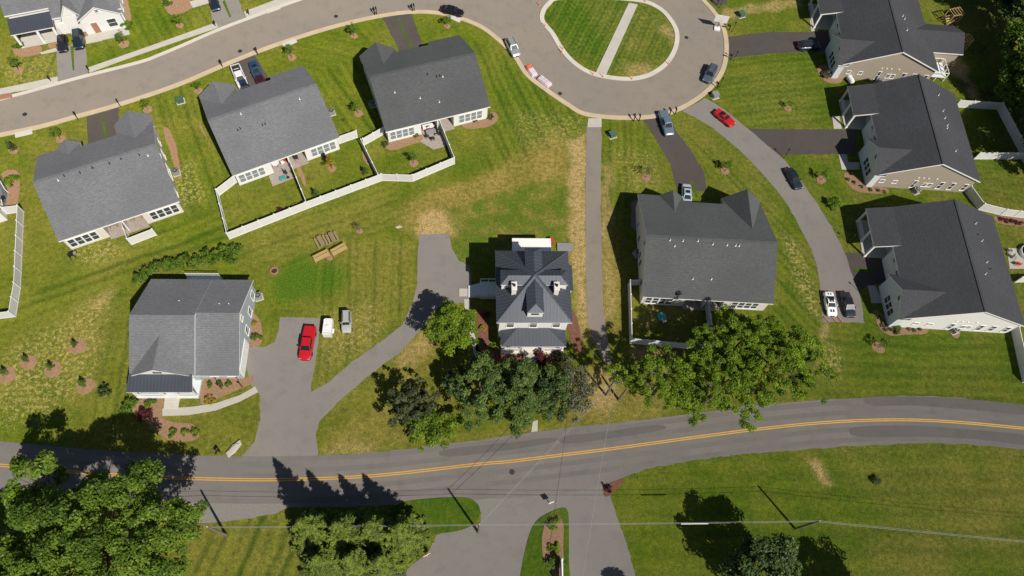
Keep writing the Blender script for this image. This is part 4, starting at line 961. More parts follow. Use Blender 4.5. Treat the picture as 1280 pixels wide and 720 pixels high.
LH = gable_house("house beyond the left edge with a dark patio and white railing showing", Vector((a.x, a.y, 0)) - u_ * 15.0, R(25.5), 15.0, 15.0,
    [(0, 15.0, [(15.0, 3.2)])], [(0, 15, .4)], shingle='shingle_grey', siding='siding_white', end_windows=True)
# ================================================================== FENCES
def fence(label, lines, ht=1.75, post=2.4):
    """white vinyl privacy fence: boarded panels, a top rail and capped posts along base lines given in photo pixels"""
    p0 = P(*lines[0][0]); f = thing('vinyl_fence', label, 'fence', p0)
    posts = []
    for ln in lines:
        L = PP(ln); pan = MB(); rail = MB()
        for a, b in zip(L, L[1:]):
            d = b - a; ln_ = d.length; an = math.atan2(d.y, d.x); n = max(1, round(ln_ / post)); o = (a.x - p0.x, a.y - p0.y)
            pan.box(0, ln_, -.022, .022, .06, ht - .1, rot=an, at=o)
            rail.box(0, ln_, -.04, .04, ht - .1, ht, rot=an, at=o); rail.box(0, ln_, -.04, .04, .02, .16, rot=an, at=o)
            for k in range(n + 1):
                q = a + d * (k / n) - p0
                if all((q - r).length > .4 for r, _ in posts): posts.append((q, an))
        pan.build('fence_panel', MAT['vinyl_panel'], f); rail.build('fence_rail', MAT['vinyl'], f)
    me = MB(); me.box(-.065, .065, -.065, .065, 0, ht + .08); me.box(-.09, .09, -.09, .09, ht + .08, ht + .12); me.box(-.05, .05, -.05, .05, ht + .12, ht + .16); me = me.mesh('fence_post', MAT['vinyl'])
    for q, an in posts: put('fence_post', me, f, q, an)
    return f
fence("short white fence stub behind the cream duplex", [[(156, 281), (165, 306), (196, 294)]])
fence("long white fence round the two yards of the pale-ended duplex", [[(296, 228), (274, 245), (287.5, 299), (384, 261), (477.5, 226)], [(362, 202), (385, 259)], [(424, 180), (447, 172)], [(453, 183), (474, 226)]])
fence("white fence round the yard with the outdoor dining set", [[(480, 168), (455, 182)], [(478.5, 226), (516, 227), (568, 205), (550, 159)]])
fence("white fence that runs off the left edge of the photo", [[(-30, 272), (30, 265), (26, 360), (20, 396), (-30, 402)]])
fence("white fence yard shaded by the big bright tree", [[(803, 356), (785, 357), (787, 429), (840, 434), (889, 438), (881, 381)]])
fence("white fence running into the dark trees at the upper right", [[(1193, 134), (1246, 137), (1275, 192), (1290, 225)]])
fence("white fence closing the lawn behind the middle taupe house", [[(1217, 199), (1277, 199), (1305, 250)]])
fence("white fence behind the two lower right-hand houses, bent beside a mulch strip", [[(1206, 240), (1222, 262), (1250, 269), (1300, 275)]])
fence("white fence beside the pool patio at the right edge", [[(1268, 353), (1300, 352)]])
fence("white fence running down the lawn from the white-walled house", [[(1264, 414), (1278, 478), (1300, 476)]])

# ================================================================== VEHICLES
def loft(mb, stations, m=0):
    """stations: (x, [(y,z)...]) rings of equal size, open strip closed by end caps"""
    rings = []
    for x, pr in stations:
        rings.append(len(mb.v)); mb.v += [(x, y, z) for y, z in pr]
    n = len(stations[0][1])
    for a, b in zip(rings, rings[1:]):
        for k in range(n): mb.f.append((a + k, a + (k + 1) % n, b + (k + 1) % n, b + k)); mb.m.append(m)
    mb.f.append(tuple(rings[0] + k for k in reversed(range(n)))); mb.m.append(m)
    mb.f.append(tuple(rings[-1] + k for k in range(n))); mb.m.append(m)
def ring(w, zb, zs, zt):
    return [(-w * .86, zb), (w * .86, zb), (w * .98, zb + .12), (w, (zb + zs) / 2), (w * .96, zs), (w * .80, zt), (w * .4, zt + .03), (-w * .4, zt + .03), (-w * .80, zt), (-w * .96, zs), (-w, (zb + zs) / 2), (-w * .98, zb + .12)]
_wheel = {}
def wheel(parent, x, y, r):
    k = (r, y > 0)
    if k not in _wheel:
        t_ = MB(); t_.lathe([(r * .62, -.11), (r * .95, -.11), (r, -.07), (r, .07), (r * .95, .11), (r * .62, .11)], 16, axis='y')
        g = MB(); s = 1 if y > 0 else -1
        g.lathe([(r * .60, .0), (r * .60, s * .10), (r * .2, s * .085), (r * .1, s * .12)] if s > 0 else [(r * .1, -.12), (r * .2, -.085), (r * .60, -.10), (r * .60, 0)], 14, axis='y')
        _wheel[k] = (t_.mesh('wheel', MAT['tyre']), g.mesh('rim', MAT['rim']))
    w_ = put('wheel', _wheel[k][0], parent, (x, y, r)); put('rim', _wheel[k][1], w_)
SPEC = dict(
    sedan=dict(L=4.7, W=1.82, hood=.92, belt=.98, top=1.44, cab=(-1.75, -1.0, .35, 1.15), r=.33, tail=.98),
    hatch=dict(L=4.2, W=1.80, hood=.95, belt=1.0, top=1.50, cab=(-1.95, -1.55, .35, 1.05), r=.33, tail=1.0),
    coupe=dict(L=4.5, W=1.84, hood=.88, belt=.94, top=1.30, cab=(-1.55, -.65, .05, .85), r=.34, tail=.96),
    suv=dict(L=4.75, W=1.92, hood=1.05, belt=1.12, top=1.74, cab=(-2.2, -1.85, .40, 1.05), r=.37, tail=1.1),
    boxy=dict(L=3.75, W=1.62, hood=1.12, belt=1.16, top=1.82, cab=(-1.75, -1.65, .45, .7), r=.36, tail=1.1),
    pickup=dict(L=5.8, W=2.0, hood=1.12, belt=1.18, top=1.86, cab=(-.75, -.5, .85, 1.5), r=.40, tail=1.1))
def car(label, px, to, kind, color, cname, z=0.02, roofcolor=None, bed='cover', stripes=None, group=None, metal=.35, name=None):
    """px: photo pixel of its middle at body height; to: pixel the nose points at"""
    s = SPEC[kind]; p = P(px[0], px[1], .8); an = head(px, to); L, W2 = s['L'], s['W'] / 2
    an_ = an; c = thing(name or {'pickup': 'pickup_truck', 'suv': 'parked_suv', 'boxy': 'parked_suv'}.get(kind, 'parked_car'), label, 'pickup' if kind == 'pickup' else 'car', (p.x, p.y, z), an)
    pm = paint(cname, color, metal); h = L / 2; zs = s['belt'] - .18; hd = s['hood']; tl = s['tail']; b = MB()
    x0, x1, x2, x3 = s['cab']
    st = [(-h, ring(W2 * .80, .36, zs * .78, tl * .80)), (-h + .08, ring(W2 * .90, .26, zs * .9, tl * .93)), (-h + .35, ring(W2 * .97, .2, zs, tl)), (-h + 1.0, ring(W2, .18, zs, tl)),
          (x0 + .1 if x0 + .1 > -h + 1.05 else -h + 1.2, ring(W2, .18, zs + .04, s['belt'])), (x3 - .15, ring(W2, .18, zs + .03, s['belt'] - .01)), (x3 + .25, ring(W2, .18, zs, hd)),
          (h - .55, ring(W2 * .98, .2, zs - .03, hd - .07)), (h - .2, ring(W2 * .92, .24, zs * .85, hd - .17)), (h - .03, ring(W2 * .80, .32, zs * .72, hd - .32)), (h, ring(W2 * .72, .36, zs * .66, hd - .42))]
    loft(b, st)
    # cabin
    wb, wt, zb, zt = W2 * .88, W2 * .68, s['belt'] - .06, s['top']
    base = [(x0, -wb * .94), (x3, -wb * .92), (x3, wb * .92), (x0, wb * .94)]; top = [(x1, -wt), (x2, -wt * .96), (x2, wt * .96), (x1, wt)]
    vs = [(x, y, zb) for x, y in base] + [(x, y, zt - .05) for x, y in top]
    b.solid(vs, [(0, 1, 5, 4), (1, 2, 6, 5), (2, 3, 7, 6), (3, 0, 4, 7), (4, 5, 6, 7)])
    body = b.build('body', pm, c, smooth=False)
    rm = MB(); xm = (x1 + x2) / 2
    tr = [(x1 + .0, -wt * .98), (x1 + .25, -wt * 1.0), (x2 - .2, -wt), (x2, -wt * .94), (x2, wt * .94), (x2 - .2, wt), (x1 + .25, wt), (x1, wt * .98)]
    rm.prism(tr, zt - .055, zt - .015); rm.prism([(xm + (x - xm) * .9, y * .78) for x, y in tr], zt - .016, zt + .012); rm.build('roof', paint(cname + '_roof', roofcolor, metal) if roofcolor else pm, c, smooth=False)
    def pane(name, q, m=MAT['car_glass'], inset=(.08, .1)):
        q = [Vector(v) for v in q]; ce = sum(q, Vector()) / 4; nn = (q[1] - q[0]).cross(q[3] - q[0]).normalized()
        if nn.dot(ce - Vector((xm, 0, (zb + zt) / 2))) < 0: nn = -nn; q = q[::-1]
        q = [ce + (v - ce) * (1 - inset[0]) for v in q]
        g = MB(); lo = [v - nn * .01 for v in q]; hi = [v + nn * .012 for v in q]
        g.solid(lo + hi, [(3, 2, 1, 0), (4, 5, 6, 7)] + [(k, (k + 1) % 4, 4 + (k + 1) % 4, 4 + k) for k in range(4)]); g.build(name, m, c)
    V = vs
    pane('windshield', [V[1], V[2], V[6], V[5]]); pane('rear_window', [V[3], V[0], V[4], V[7]])
    for a_, b_, c_, d_ in ((0, 1, 5, 4), (2, 3, 7, 6)): pane('side_window', [V[a_], V[b_], V[c_], V[d_]], inset=(.16, .1))
    for y in (-1, 1):
        for x in (-L * .29, L * .30): wheel(c, x, y * (W2 - .10), s['r'])
        g = MB(); g.box(h - .34, h - .09, y * W2 * .62 - .2, y * W2 * .62 + .2, hd - .40, hd - .22); g.build('headlight', MAT['lamp'], c)
        g = MB(); g.box(-h - .01, -h + .2, y * W2 * .68 - .16, y * W2 * .68 + .16, tl * .72, tl * .88); g.build('tail_light', MAT['tail'], c)
        g = MB(); g.box(x3 - .55, x3 - .33, y * (W2 - .01) - .09, y * (W2 - .01) + .09, s['belt'] - .02, s['belt'] + .13); g.build('mirror', pm, c)
    g = MB(); g.box(h - .10, h + .012, -W2 * .42, W2 * .42, .42, .62); g.build('grille', MAT['black'], c)
    g = MB(); g.box(-h - .012, -h + .06, -.24, .24, .5, .62); g.build('number_plate', MAT['white'], c)
    if kind == 'suv' or kind == 'boxy':
        g = MB()
        for y in (-1, 1): g.box(x1 + .2, x2 - .2, y * wt * .86 - .025, y * wt * .86 + .025, zt + .0, zt + .07)
        g.build('roof_rail', MAT['dark_metal'], c)
    if kind in ('sedan', 'coupe', 'hatch'):
        g = MB(); g.box(x2 - .95, x2 - .35, -.42, .42, zt - .02, zt + .016); g.build('sunroof', MAT['car_glass'], c)
    if kind == 'pickup':
        bx0, bx1 = -h + .16, x0 - .08
        if bed == 'cover':
            g = MB(); g.box(bx0, bx1, -W2 * .80, W2 * .80, tl + .02, tl + .075); g.build('bed_cover', pm, c)
            g = MB(); g.box(bx1 - .02, bx1 + .07, -W2 * .82, W2 * .82, tl - .1, tl + .05); g.build('bed_gap', MAT['black'], c)
        else:
            g = MB(); g.box(bx0, bx1, -W2 * .74, W2 * .74, tl + .005, tl + .035); g.build('bed_liner', MAT['dark_metal'], c)
            g = MB()
            for y in (-1, 1): g.box(bx0 - .04, bx1 + .04, y * W2 * .82 - .06, y * W2 * .82 + .06, tl - .05, tl + .16)
            g.box(bx0 - .1, bx0, -W2 * .82, W2 * .82, tl - .05, tl + .16); g.build('bed_rail', pm, c)
            g = MB(); g.box(bx1 - .55, bx1 - .1, -W2 * .72, W2 * .72, tl + .04, tl + .3); g.build('tool_box', MAT['black'], c)
    if stripes:
        g = MB()
        for y in (-.22, .22): g.box(x3 + .3, h - .62, y - .13, y + .13, hd - .05, hd + .045); g.box(x1 + .15, x2 - .1, y - .13, y + .13, zt + .0, zt + .018); g.box(-h + .4, x0 - .05, y - .13, y + .13, tl + .0, tl + .045)
        g.build('racing_stripe', paint('stripe_black', (.03, .035, .035), .1), c)
    c.scale = (.84, .84, .84)
    return c
red = (0.50, 0.012, 0.02)
car("bright red pickup truck on the grey drive of the blue-grey house", (384, 428), (379, 455), 'pickup', red, 'red', z=.012, metal=.1)
car("pale grey boxy off-roader parked on the grass beside the white trailer", (433, 402), (433, 420), 'boxy', (.50, .50, .48), 'pale_grey', z=0, metal=.3)
car("white convertible-style coupe with dark racing stripes at the end of the lane", (1039, 379), (1043, 400), 'coupe', (.74, .75, .77), 'white', z=.014, stripes=True, metal=0)
car("near-black sedan next to the striped white coupe at the end of the lane", (1061, 380), (1067, 402), 'sedan', (.035, .04, .055), 'blue_black', z=.014, roofcolor=(.03, .025, .035))
car("dark navy sedan driving on the curved lane in front of the middle taupe house", (993, 222), (999, 233), 'sedan', (.02, .035, .055), 'navy', z=.014)
car("small bright red sports coupe stopped where the lane leaves the loop", (906.5, 146), (914, 152), 'coupe', red, 'red', z=.014, metal=.1)
car("steel blue pickup truck halfway out of the dark curved drive", (833, 153), (837, 166), 'pickup', (.16, .22, .29), 'steel_blue', z=.03, bed='cover')
car("pale ice-blue sedan close to the garage of the duplex by the curved drive", (859, 243), (859.5, 256), 'sedan', (.50, .58, .64), 'ice_blue', z=.010)
car("dark blue-grey SUV parked against the kerb on the right side of the loop", (888, 91), (883, 101), 'suv', (.10, .125, .17), 'slate', z=.02)
car("silver-grey SUV parked by the kerb next to the barricades", (641, 58), (646, 68), 'suv', (.36, .39, .41), 'silver', z=.02)
car("black sedan on the street at the top centre of the photo", (565.5, 12), (575, 14.5), 'sedan', (.015, .017, .02), 'black', z=.02)
car("white pickup truck in the drive next to the blue hatchback", (299, 95), (306, 112), 'pickup', (.76, .76, .76), 'white', z=.01, bed='open', metal=0)
car("dark blue car tucked nose-in ahead of the white pickup, half under the eave", (306, 109.5), (311, 121), 'hatch', (.03, .05, .09), 'ink_blue', z=.01)
car("blue hatchback nearest the street in the drive with the white pickup", (319, 86), (325, 102), 'hatch', (.025, .09, .19), 'blue', z=.01)
car("maroon car ahead of the blue hatchback, close to the garage", (326.5, 103.5), (331, 115), 'hatch', (.09, .012, .025), 'maroon', z=.01)
car("dark purple-black hatchback in the left strip of the top left drive", (77, 53), (77, 66), 'hatch', (.035, .03, .04), 'plum', z=.012)
car("navy SUV in the right strip of the top left drive", (97, 48), (98, 62), 'suv', (.02, .035, .07), 'navy', z=.012)
car("dark navy sedan cut by the top edge of the photo", (267, 1), (270, 11), 'sedan', (.02, .03, .05), 'navy', z=.012)
car("dark blue SUV in the shade by the garage of the top right house", (1012, 56), (1030, 55), 'suv', (.025, .035, .06), 'ink', z=.01)
# cargo trailer
p = P(410, 410, 1.0); t = thing('cargo_trailer', "white enclosed cargo trailer between the red pickup and the grey off-roader", 'trailer', (p.x, p.y, 0), head((409, 420), (411.5, 400))); t.scale = (.74, .74, .74)
s = MB(); s.box(-1.5, 1.5, -.78, .78, .5, 1.95); s.prism([(1.5, -.78), (1.5, .78), (1.68, .58), (1.68, -.58)], .5, 1.9); s.build('body', MAT['vinyl'], t)
s = MB()
for k in range(6): s.box(-1.45 + k * .56, -1.41 + k * .56, -.79, .79, 1.95, 1.975)
s.box(-1.51, 1.51, -.8, -.74, 1.95, 1.99); s.box(-1.51, 1.51, .74, .8, 1.95, 1.99); s.build('roof_rib', MAT['white'], t)
s = MB(); s.box(-.1, .35, -.25, .25, 1.95, 2.1); s.build('roof_hatch', MAT['vinyl'], t)
s = MB()
for k in range(5): s.tube([(-1.3 + .05 * k, -.6 + k * .26, 2.0), (-1.1 + .07 * (k % 2), -.5 + k * .26, 2.0), (-1.3, -.4 + k * .26, 2.0)], .02, 5)
s.build('lettering', MAT['grey'], t)
s = MB(); s.tube([(1.5, -.5, .5), (2.5, 0, .5)], .05, 6); s.tube([(1.5, .5, .5), (2.5, 0, .5)], .05, 6); s.tube([(2.5, 0, .5), (2.7, 0, .55)], .06, 6); s.tube([(2.3, .0, .0), (2.3, .0, .9)], .04, 6); s.build('tongue', MAT['black'], t)
for y in (-1, 1):
    wheel(t, -.35, y * .91, .34); s = MB(); s.box(-.8, .1, y * .92 - .13, y * .92 + .13, .72, .78); s.build('fender', MAT['white'], t)

# ================================================================== PLANTS
def leaf_mesh(name, mat, clumps, size, seed, up=.5, trunk=None):
    """clumps: (x,y,z,radius,flat,count,tone); every leaf is a small quad of its own"""
    g = np.random.default_rng(seed); C, Nn, T, S_ = [], [], [], []
    for x, y, z, r, fl, n, tone in clumps:
        d = g.normal(size=(n, 3)); d /= np.linalg.norm(d, axis=1)[:, None] + 1e-9
        d[:, 2] = np.where(d[:, 2] < -.2, -d[:, 2], d[:, 2])
        rad = r * (g.random(n) ** .45)[:, None]
        c = np.array([x, y, z]) + d * rad * np.array([1, 1, fl])
        nn = d * (1 - up) + g.normal(size=(n, 3)) * .45 + np.array([0, 0, up]); C.append(c); Nn.append(nn)
        T.append(np.clip(tone + g.normal(size=n) * .17, 0, 1)); S_.append(np.full(n, size) * (.65 + .7 * g.random(n)))
    C = np.concatenate(C); Nn = np.concatenate(Nn); T = np.concatenate(T); S_ = np.concatenate(S_); n = len(C)
    Nn /= np.linalg.norm(Nn, axis=1)[:, None] + 1e-9
    a = g.normal(size=(n, 3)); U = np.cross(Nn, a); U /= np.linalg.norm(U, axis=1)[:, None] + 1e-9; V = np.cross(Nn, U)
    U *= S_[:, None] * .5; V *= S_[:, None] * .36
    v = np.stack([C - U, C - V * .9, C + U, C + V * 1.1], 1).reshape(-1, 3).astype(np.float32)
    me = bpy.data.meshes.new(name); me.vertices.add(4 * n); me.vertices.foreach_set("co", v.ravel()); me.loops.add(4 * n); me.loops.foreach_set("vertex_index", np.arange(4 * n, dtype=np.int32))
    me.polygons.add(n); me.polygons.foreach_set("loop_start", np.arange(0, 4 * n, 4, dtype=np.int32)); me.polygons.foreach_set("loop_total", np.full(n, 4, np.int32)); me.update()
    at = me.attributes.new("tone", 'FLOAT', 'FACE'); at.data.foreach_set("value", T.astype(np.float32)); me.materials.append(mat); return me

def crown_clumps(g, rx, ry, rz, zc, nc, cr, per, inner=.55, lobes=5, loose=0.0):
    """clumps spread through an uneven crown: shell outside, fewer inside, gaps left between"""
    out = []; ph = g.random(4) * 6.28
    for k in range(nc):
        a = g.random() * 2 * math.pi; s = g.random() ** .5; el = math.asin(min(1, max(-.55, -0.45 + 1.45 * g.random())))
        rr = inner + (1 - inner) * g.random() ** .6
        if inner < .35 and g.random() < .16: rr *= 1.03 + .14 * g.random(); el = abs(el) * .3 - .1
        lob = 1 + .16 * math.sin(lobes * a + ph[0]) + .10 * math.sin((lobes + 3) * a + ph[1]) + .08 * math.sin(3 * el + ph[2])
        x, y, z = rx * rr * lob * math.cos(a) * math.cos(el), ry * rr * lob * math.sin(a) * math.cos(el), rz * rr * math.sin(el)
        q = cr * (.6 + .8 * g.random()); out.append((x, y, zc + z, q, .62, int(per * (q / cr) ** 2), .25 + .6 * g.random()))
    return out
def trunk_mesh(g, hgt, r, zc, rx, rz, n=7):
    mb = MB(); lean = (g.random(2) - .5) * .06 * hgt
    base = [(0, 0, -.1), (lean[0] * .3, lean[1] * .3, hgt * .35), (lean[0], lean[1], hgt)]
    mb.lathe([(r * 1.5, -.05), (r * 1.15, .25), (r, .7)], 10); mb.tube(base, r, 10, r1=r * .3)
    for k in range(n):
        a = 2 * math.pi * k / n + g.random(); z0 = hgt * (.35 + .5 * g.random()); d = rx * (.45 + .4 * g.random()); p0 = (lean[0] * .6, lean[1] * .6, z0)
        p1 = (d * .5 * math.cos(a), d * .5 * math.sin(a), z0 + (zc - z0) * .4 + .5); p2 = (d * math.cos(a + .2), d * math.sin(a + .2), zc + rz * (g.random() * .7 - .1))
        mb.tube([p0, p1, p2], r * .42, 6, r1=r * .1)
        for s in (-1, 1): mb.tube([p1, (d * .9 * math.cos(a + s * .5), d * .9 * math.sin(a + s * .5), zc + rz * .3 * g.random())], r * .18, 5, r1=r * .05)
    return mb.mesh('trunk', MAT['bark'])
def tree(label, px, zpx, rx, ry, rz, zc, mat, seed, nc=90, cr=1.0, per=150, leaf=.34, name='broadleaf_tree', group=None, inner=.55, r=.28, lobes=5, up=.5, extra=()):
    """px: photo pixel of the crown middle, which hangs at height zpx"""
    p = P(px[0], px[1], zpx); g = np.random.default_rng(seed); t = thing(name, label, 'tree', (p.x, p.y, 0), 0, group)
    put('trunk', trunk_mesh(g, zc + rz * .35, r, zc, rx, rz), t)
    put('crown', leaf_mesh('crown', MAT[mat], crown_clumps(g, rx, ry, rz, zc, nc, cr, per, inner, lobes) + list(extra), leaf, seed + 5, up), t); return t
# big trees
tree("huge broad-crowned tree at the lower left corner, overhanging the road", (126, 692), 11.2, 9.2, 8.2, 5.2, 11.2, 'leaf_broad', 1, 330, .95, 190, .28, r=.45, lobes=6)
tree("rounded tree leaning out of the lower left corner of the photo", (4, 716), 6.5, 4.6, 4.4, 3.4, 6.2, 'leaf_broad', 2, 90, 1.2, 150, .40, r=.32)
tree("sparse young tree at the left edge beside the road", (42, 598), 9, 2.6, 2.6, 2.6, 9.0, 'leaf_broad', 31, 30, .8, 90, .36, r=.16)
tree("bright green spreading tree, widest of the group above the right bend of the road", (962, 452), 9.0, 7.4, 5.4, 3.8, 9.2, 'leaf_bright', 3, 260, .52, 120, .20, inner=.3, lobes=7, r=.4)
tree("bright green tree hanging over the road edge, right of the utility poles", (905, 478), 8.6, 6.0, 4.3, 3.4, 8.8, 'leaf_bright', 4, 185, .50, 115, .20, inner=.3, lobes=6, r=.34)
tree("bright green tree nearest the utility poles", (832, 472), 8.2, 5.4, 4.2, 3.0, 8.2, 'leaf_bright', 5, 135, .50, 95, .20, inner=.3, r=.3)
tree("bright green tree beside the shaded white fence yard", (925, 427), 9.0, 5.4, 3.8, 2.8, 9.0, 'leaf_bright', 6, 145, .50, 110, .20, inner=.3, r=.3)
tree("compact light-green maple on the bend of the long drive", (568, 409), 5.0, 2.9, 2.9, 2.5, 4.9, 'leaf_bright', 7, 70, .62, 90, .26, r=.16)
tree("dark purplish open-branched tree, leftmost of the clump in front of the white house", (514, 506), 3.6, 3.4, 3.5, 2.6, 3.8, 'leaf_purple', 8, 74, .5, 70, .26, inner=.2, r=.2, lobes=9)
tree("fresh green low tree at the road edge under the dark purplish one", (541, 532), 2.4, 2.9, 2.7, 1.9, 2.6, 'leaf_bright', 9, 50, .7, 100, .28, r=.15)
tree("dense blue-green tree, largest of the clump in front of the white house", (648, 491), 5.2, 2.9, 4.6, 4.0, 5.4, 'leaf_blue', 10, 110, .62, 120, .24, r=.26)
tree("dense blue-green tree standing left of the largest one before the white house", (602, 487), 5.0, 3.0, 4.3, 3.6, 5.0, 'leaf_blue', 11, 105, .62, 115, .24, r=.26)
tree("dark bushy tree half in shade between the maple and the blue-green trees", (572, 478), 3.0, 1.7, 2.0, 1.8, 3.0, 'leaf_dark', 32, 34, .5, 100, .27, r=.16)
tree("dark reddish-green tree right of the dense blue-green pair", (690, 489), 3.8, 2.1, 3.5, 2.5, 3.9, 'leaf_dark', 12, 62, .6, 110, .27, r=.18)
tree("greyish half-bare tree by the leaning shadow of the utility pole", (716, 484), 3.4, 2.8, 4.0, 2.0, 3.3, 'leaf_grey', 13, 46, .7, 85, .24, inner=.3, r=.15, lobes=8)
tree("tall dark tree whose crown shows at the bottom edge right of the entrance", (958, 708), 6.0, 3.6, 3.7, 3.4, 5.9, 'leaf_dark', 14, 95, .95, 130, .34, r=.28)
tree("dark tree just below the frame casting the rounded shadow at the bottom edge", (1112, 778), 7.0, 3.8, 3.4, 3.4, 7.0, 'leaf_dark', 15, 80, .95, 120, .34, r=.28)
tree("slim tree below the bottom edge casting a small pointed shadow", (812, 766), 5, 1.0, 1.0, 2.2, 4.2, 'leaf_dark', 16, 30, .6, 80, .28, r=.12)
# wood at the upper right corner
for k, (x, y, rr, zc, lab) in enumerate([(1288, 62, 4.2, 6.5, "woodland tree nearest the rear wing of the top right house"), (1292, 98, 4.4, 6.5, "woodland tree above the corner of the white fence, at the right edge"), (1294, 22, 4.4, 7, "woodland tree in the topmost right corner"), (1258, -14, 4.0, 6, "woodland tree touching the top edge right of the house"),
                                      (1346, 66, 5.5, 8.5, "tall woodland tree beyond the right edge near the top"), (1345, 124, 5.5, 8.5, "tall woodland tree beyond the right edge shading the fence corner"), (1330, 172, 5.5, 7.5, "woodland tree beyond the right edge beside the fenced lawn"), (1312, -22, 5, 8, "woodland tree above the top right corner"), (1384, 182, 5, 7.5, "farthest woodland tree right of the fenced lawn"), (1266, 116, 2.2, 3.4, "low woodland tree between the bent fence and the tall ones")]):
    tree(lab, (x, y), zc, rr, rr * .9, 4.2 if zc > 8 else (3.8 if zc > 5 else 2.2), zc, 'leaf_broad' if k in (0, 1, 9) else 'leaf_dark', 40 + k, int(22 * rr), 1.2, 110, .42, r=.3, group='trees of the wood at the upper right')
# spruces
def spruce_mesh(name, seed, hgt, rb):
    """tiers of drooping boughs, every bough a flat spray of needle tufts; the crown ends in a bare spike"""
    g = np.random.default_rng(seed); Pt, Dr, Tn, Sz = [], [], [], []
    lv = 26
    for i in range(lv):
        f = i / lv; z = .5 + (hgt - .5) * f; rr = rb * (1 - f) ** .95 * (.82 + .34 * g.random()) + .10; nb = max(5, int(13 * (1 - f)) + 3); off = g.random() * 6.28
        for k in range(nb):
            a = off + 2 * math.pi * k / nb + g.normal() * .16; L_ = rr * (.65 + .5 * g.random()); dx, dy = math.cos(a), math.sin(a); tone = .15 + .75 * g.random()
            m = int(26 + 84 * L_); s = g.random(m) ** .7; wv = g.normal(size=m) * (.05 + .17 * L_ * (1.05 - s)); q = np.stack([dx * L_ * s - dy * wv, dy * L_ * s + dx * wv, z - .30 * L_ * s + .16 * L_ * s ** 3 + g.normal(size=m) * .05], -1)
            dr = np.stack([dx - dy * np.sign(wv) * .8, dy + dx * np.sign(wv) * .8, np.full(m, -.15)], -1); Pt.append(q); Dr.append(dr); Tn.append(np.clip(tone + (s - .6) * .5 + g.normal(size=m) * .12, 0, 1)); Sz.append(np.full(m, .30 + .10 * L_ / rb))
    m = 60; Pt.append(np.stack([g.normal(size=m) * .05, g.normal(size=m) * .05, hgt - .9 + 1.1 * g.random(m)], -1)); Dr.append(np.stack([g.normal(size=m) * .5, g.normal(size=m) * .5, np.ones(m)], -1)); Tn.append(np.full(m, .6)); Sz.append(np.full(m, .22))
    C = np.concatenate(Pt); U = np.concatenate(Dr); T = np.concatenate(Tn); S_ = np.concatenate(Sz); n = len(C); U += g.normal(size=U.shape) * .25; U /= np.linalg.norm(U, axis=1)[:, None]
    V = np.cross(U, g.normal(size=(n, 3)) * .5 + np.array([0, 0, 1])); V /= np.linalg.norm(V, axis=1)[:, None]; U = U * S_[:, None] * .5; V = V * S_[:, None] * .12
    v = np.stack([C - U, C - V, C + U, C + V], 1).reshape(-1, 3).astype(np.float32)
    me = bpy.data.meshes.new(name); me.vertices.add(4 * n); me.vertices.foreach_set("co", v.ravel()); me.loops.add(4 * n); me.loops.foreach_set("vertex_index", np.arange(4 * n, dtype=np.int32))
    me.polygons.add(n); me.polygons.foreach_set("loop_start", np.arange(0, 4 * n, 4, dtype=np.int32)); me.polygons.foreach_set("loop_total", np.full(n, 4, np.int32)); me.update()
    at = me.attributes.new("tone", 'FLOAT', 'FACE'); at.data.foreach_set("value", T.astype(np.float32)); me.materials.append(MAT['needle']); return me
SPR = [(394, 664, 12.4, 3.3, "spruce with the tallest shadow, at the left end of the row by the road"), (430, 666, 10.6, 3.1, "spruce next to the left end of the row, its top just below the road edge"), (468, 664, 9.6, 3.0, "spruce in the middle of the row behind the grass island"), (503, 668, 10.2, 3.2, "spruce at the right end of the row, nearest the parked asphalt"), (405, 704, 9.6, 3.0, "spruce behind the left end of the row, cut by the bottom edge"), (478, 704, 8.4, 2.7, "spruce behind the row above the roof corner at the bottom edge"), (442, 702, 9.0, 2.6, "spruce behind the middle of the row, cut by the bottom edge")]
sm_ = {}
for k, (x, y, h_, rb, lab) in enumerate(SPR):
    p = P(x, y, 3.5); t = thing('spruce_tree', lab, 'tree', (p.x, p.y, 0), k * 1.3, 'spruces by the lower road')
    if k % 3 not in sm_:
        tm = MB(); tm.tube([(0, 0, -.1), (0, 0, 9.5)], .24, 8, r1=.03)
        for q in range(24): a = q * 2.4; z = .8 + q * .33; tm.tube([(0, 0, z), (2.6 * (1 - q / 26) * math.cos(a), 2.6 * (1 - q / 26) * math.sin(a), z - .5)], .05, 4, r1=.02)
        sm_[k % 3] = (spruce_mesh('crown', 60 + k, 10.0, 3.0), tm.mesh('trunk', MAT['bark']))
    a, b = sm_[k % 3]; o = put('crown', a, t); o.scale = (rb / 3.0, rb / 3.0, h_ / 10.0); o2 = put('trunk', b, t); o2.scale = (1, 1, h_ / 10.0)

# bushes, saplings, bed plants
def bush_mesh(seed, mat, r=.8, h=1.2, nc=16, per=60, leaf=.2):
    g = np.random.default_rng(seed); return leaf_mesh('foliage', MAT[mat], crown_clumps(g, r, r, h * .5, h * .5, nc, r * .38, per, .4, 4), leaf, seed + 1, .5)
_bm = {}
def bush(label, px, mat='leaf_broad', r=.8, h=1.2, seed=0, name='bush', group=None, cat='bush'):
    k = (mat, seed % 3)
    if k not in _bm:
        st = MB()
        for q in range(5): st.tube([(0, 0, -.03), (.35 * math.cos(q * 1.3), .35 * math.sin(q * 1.3), .7)], .03, 5, r1=.012)
        _bm[k] = (bush_mesh(100 + seed, mat, 1.0, 1.3), st.mesh('stem', MAT['bark']))
    p = P(px[0], px[1], h * .5); t = thing(name, label, cat, (p.x, p.y, 0), seed * 1.7, group)
    o = put('foliage', _bm[k][0], t); o.scale = (r, r, h / 1.3); o = put('stem', _bm[k][1], t); o.scale = (r, r, h / 1.3); return t
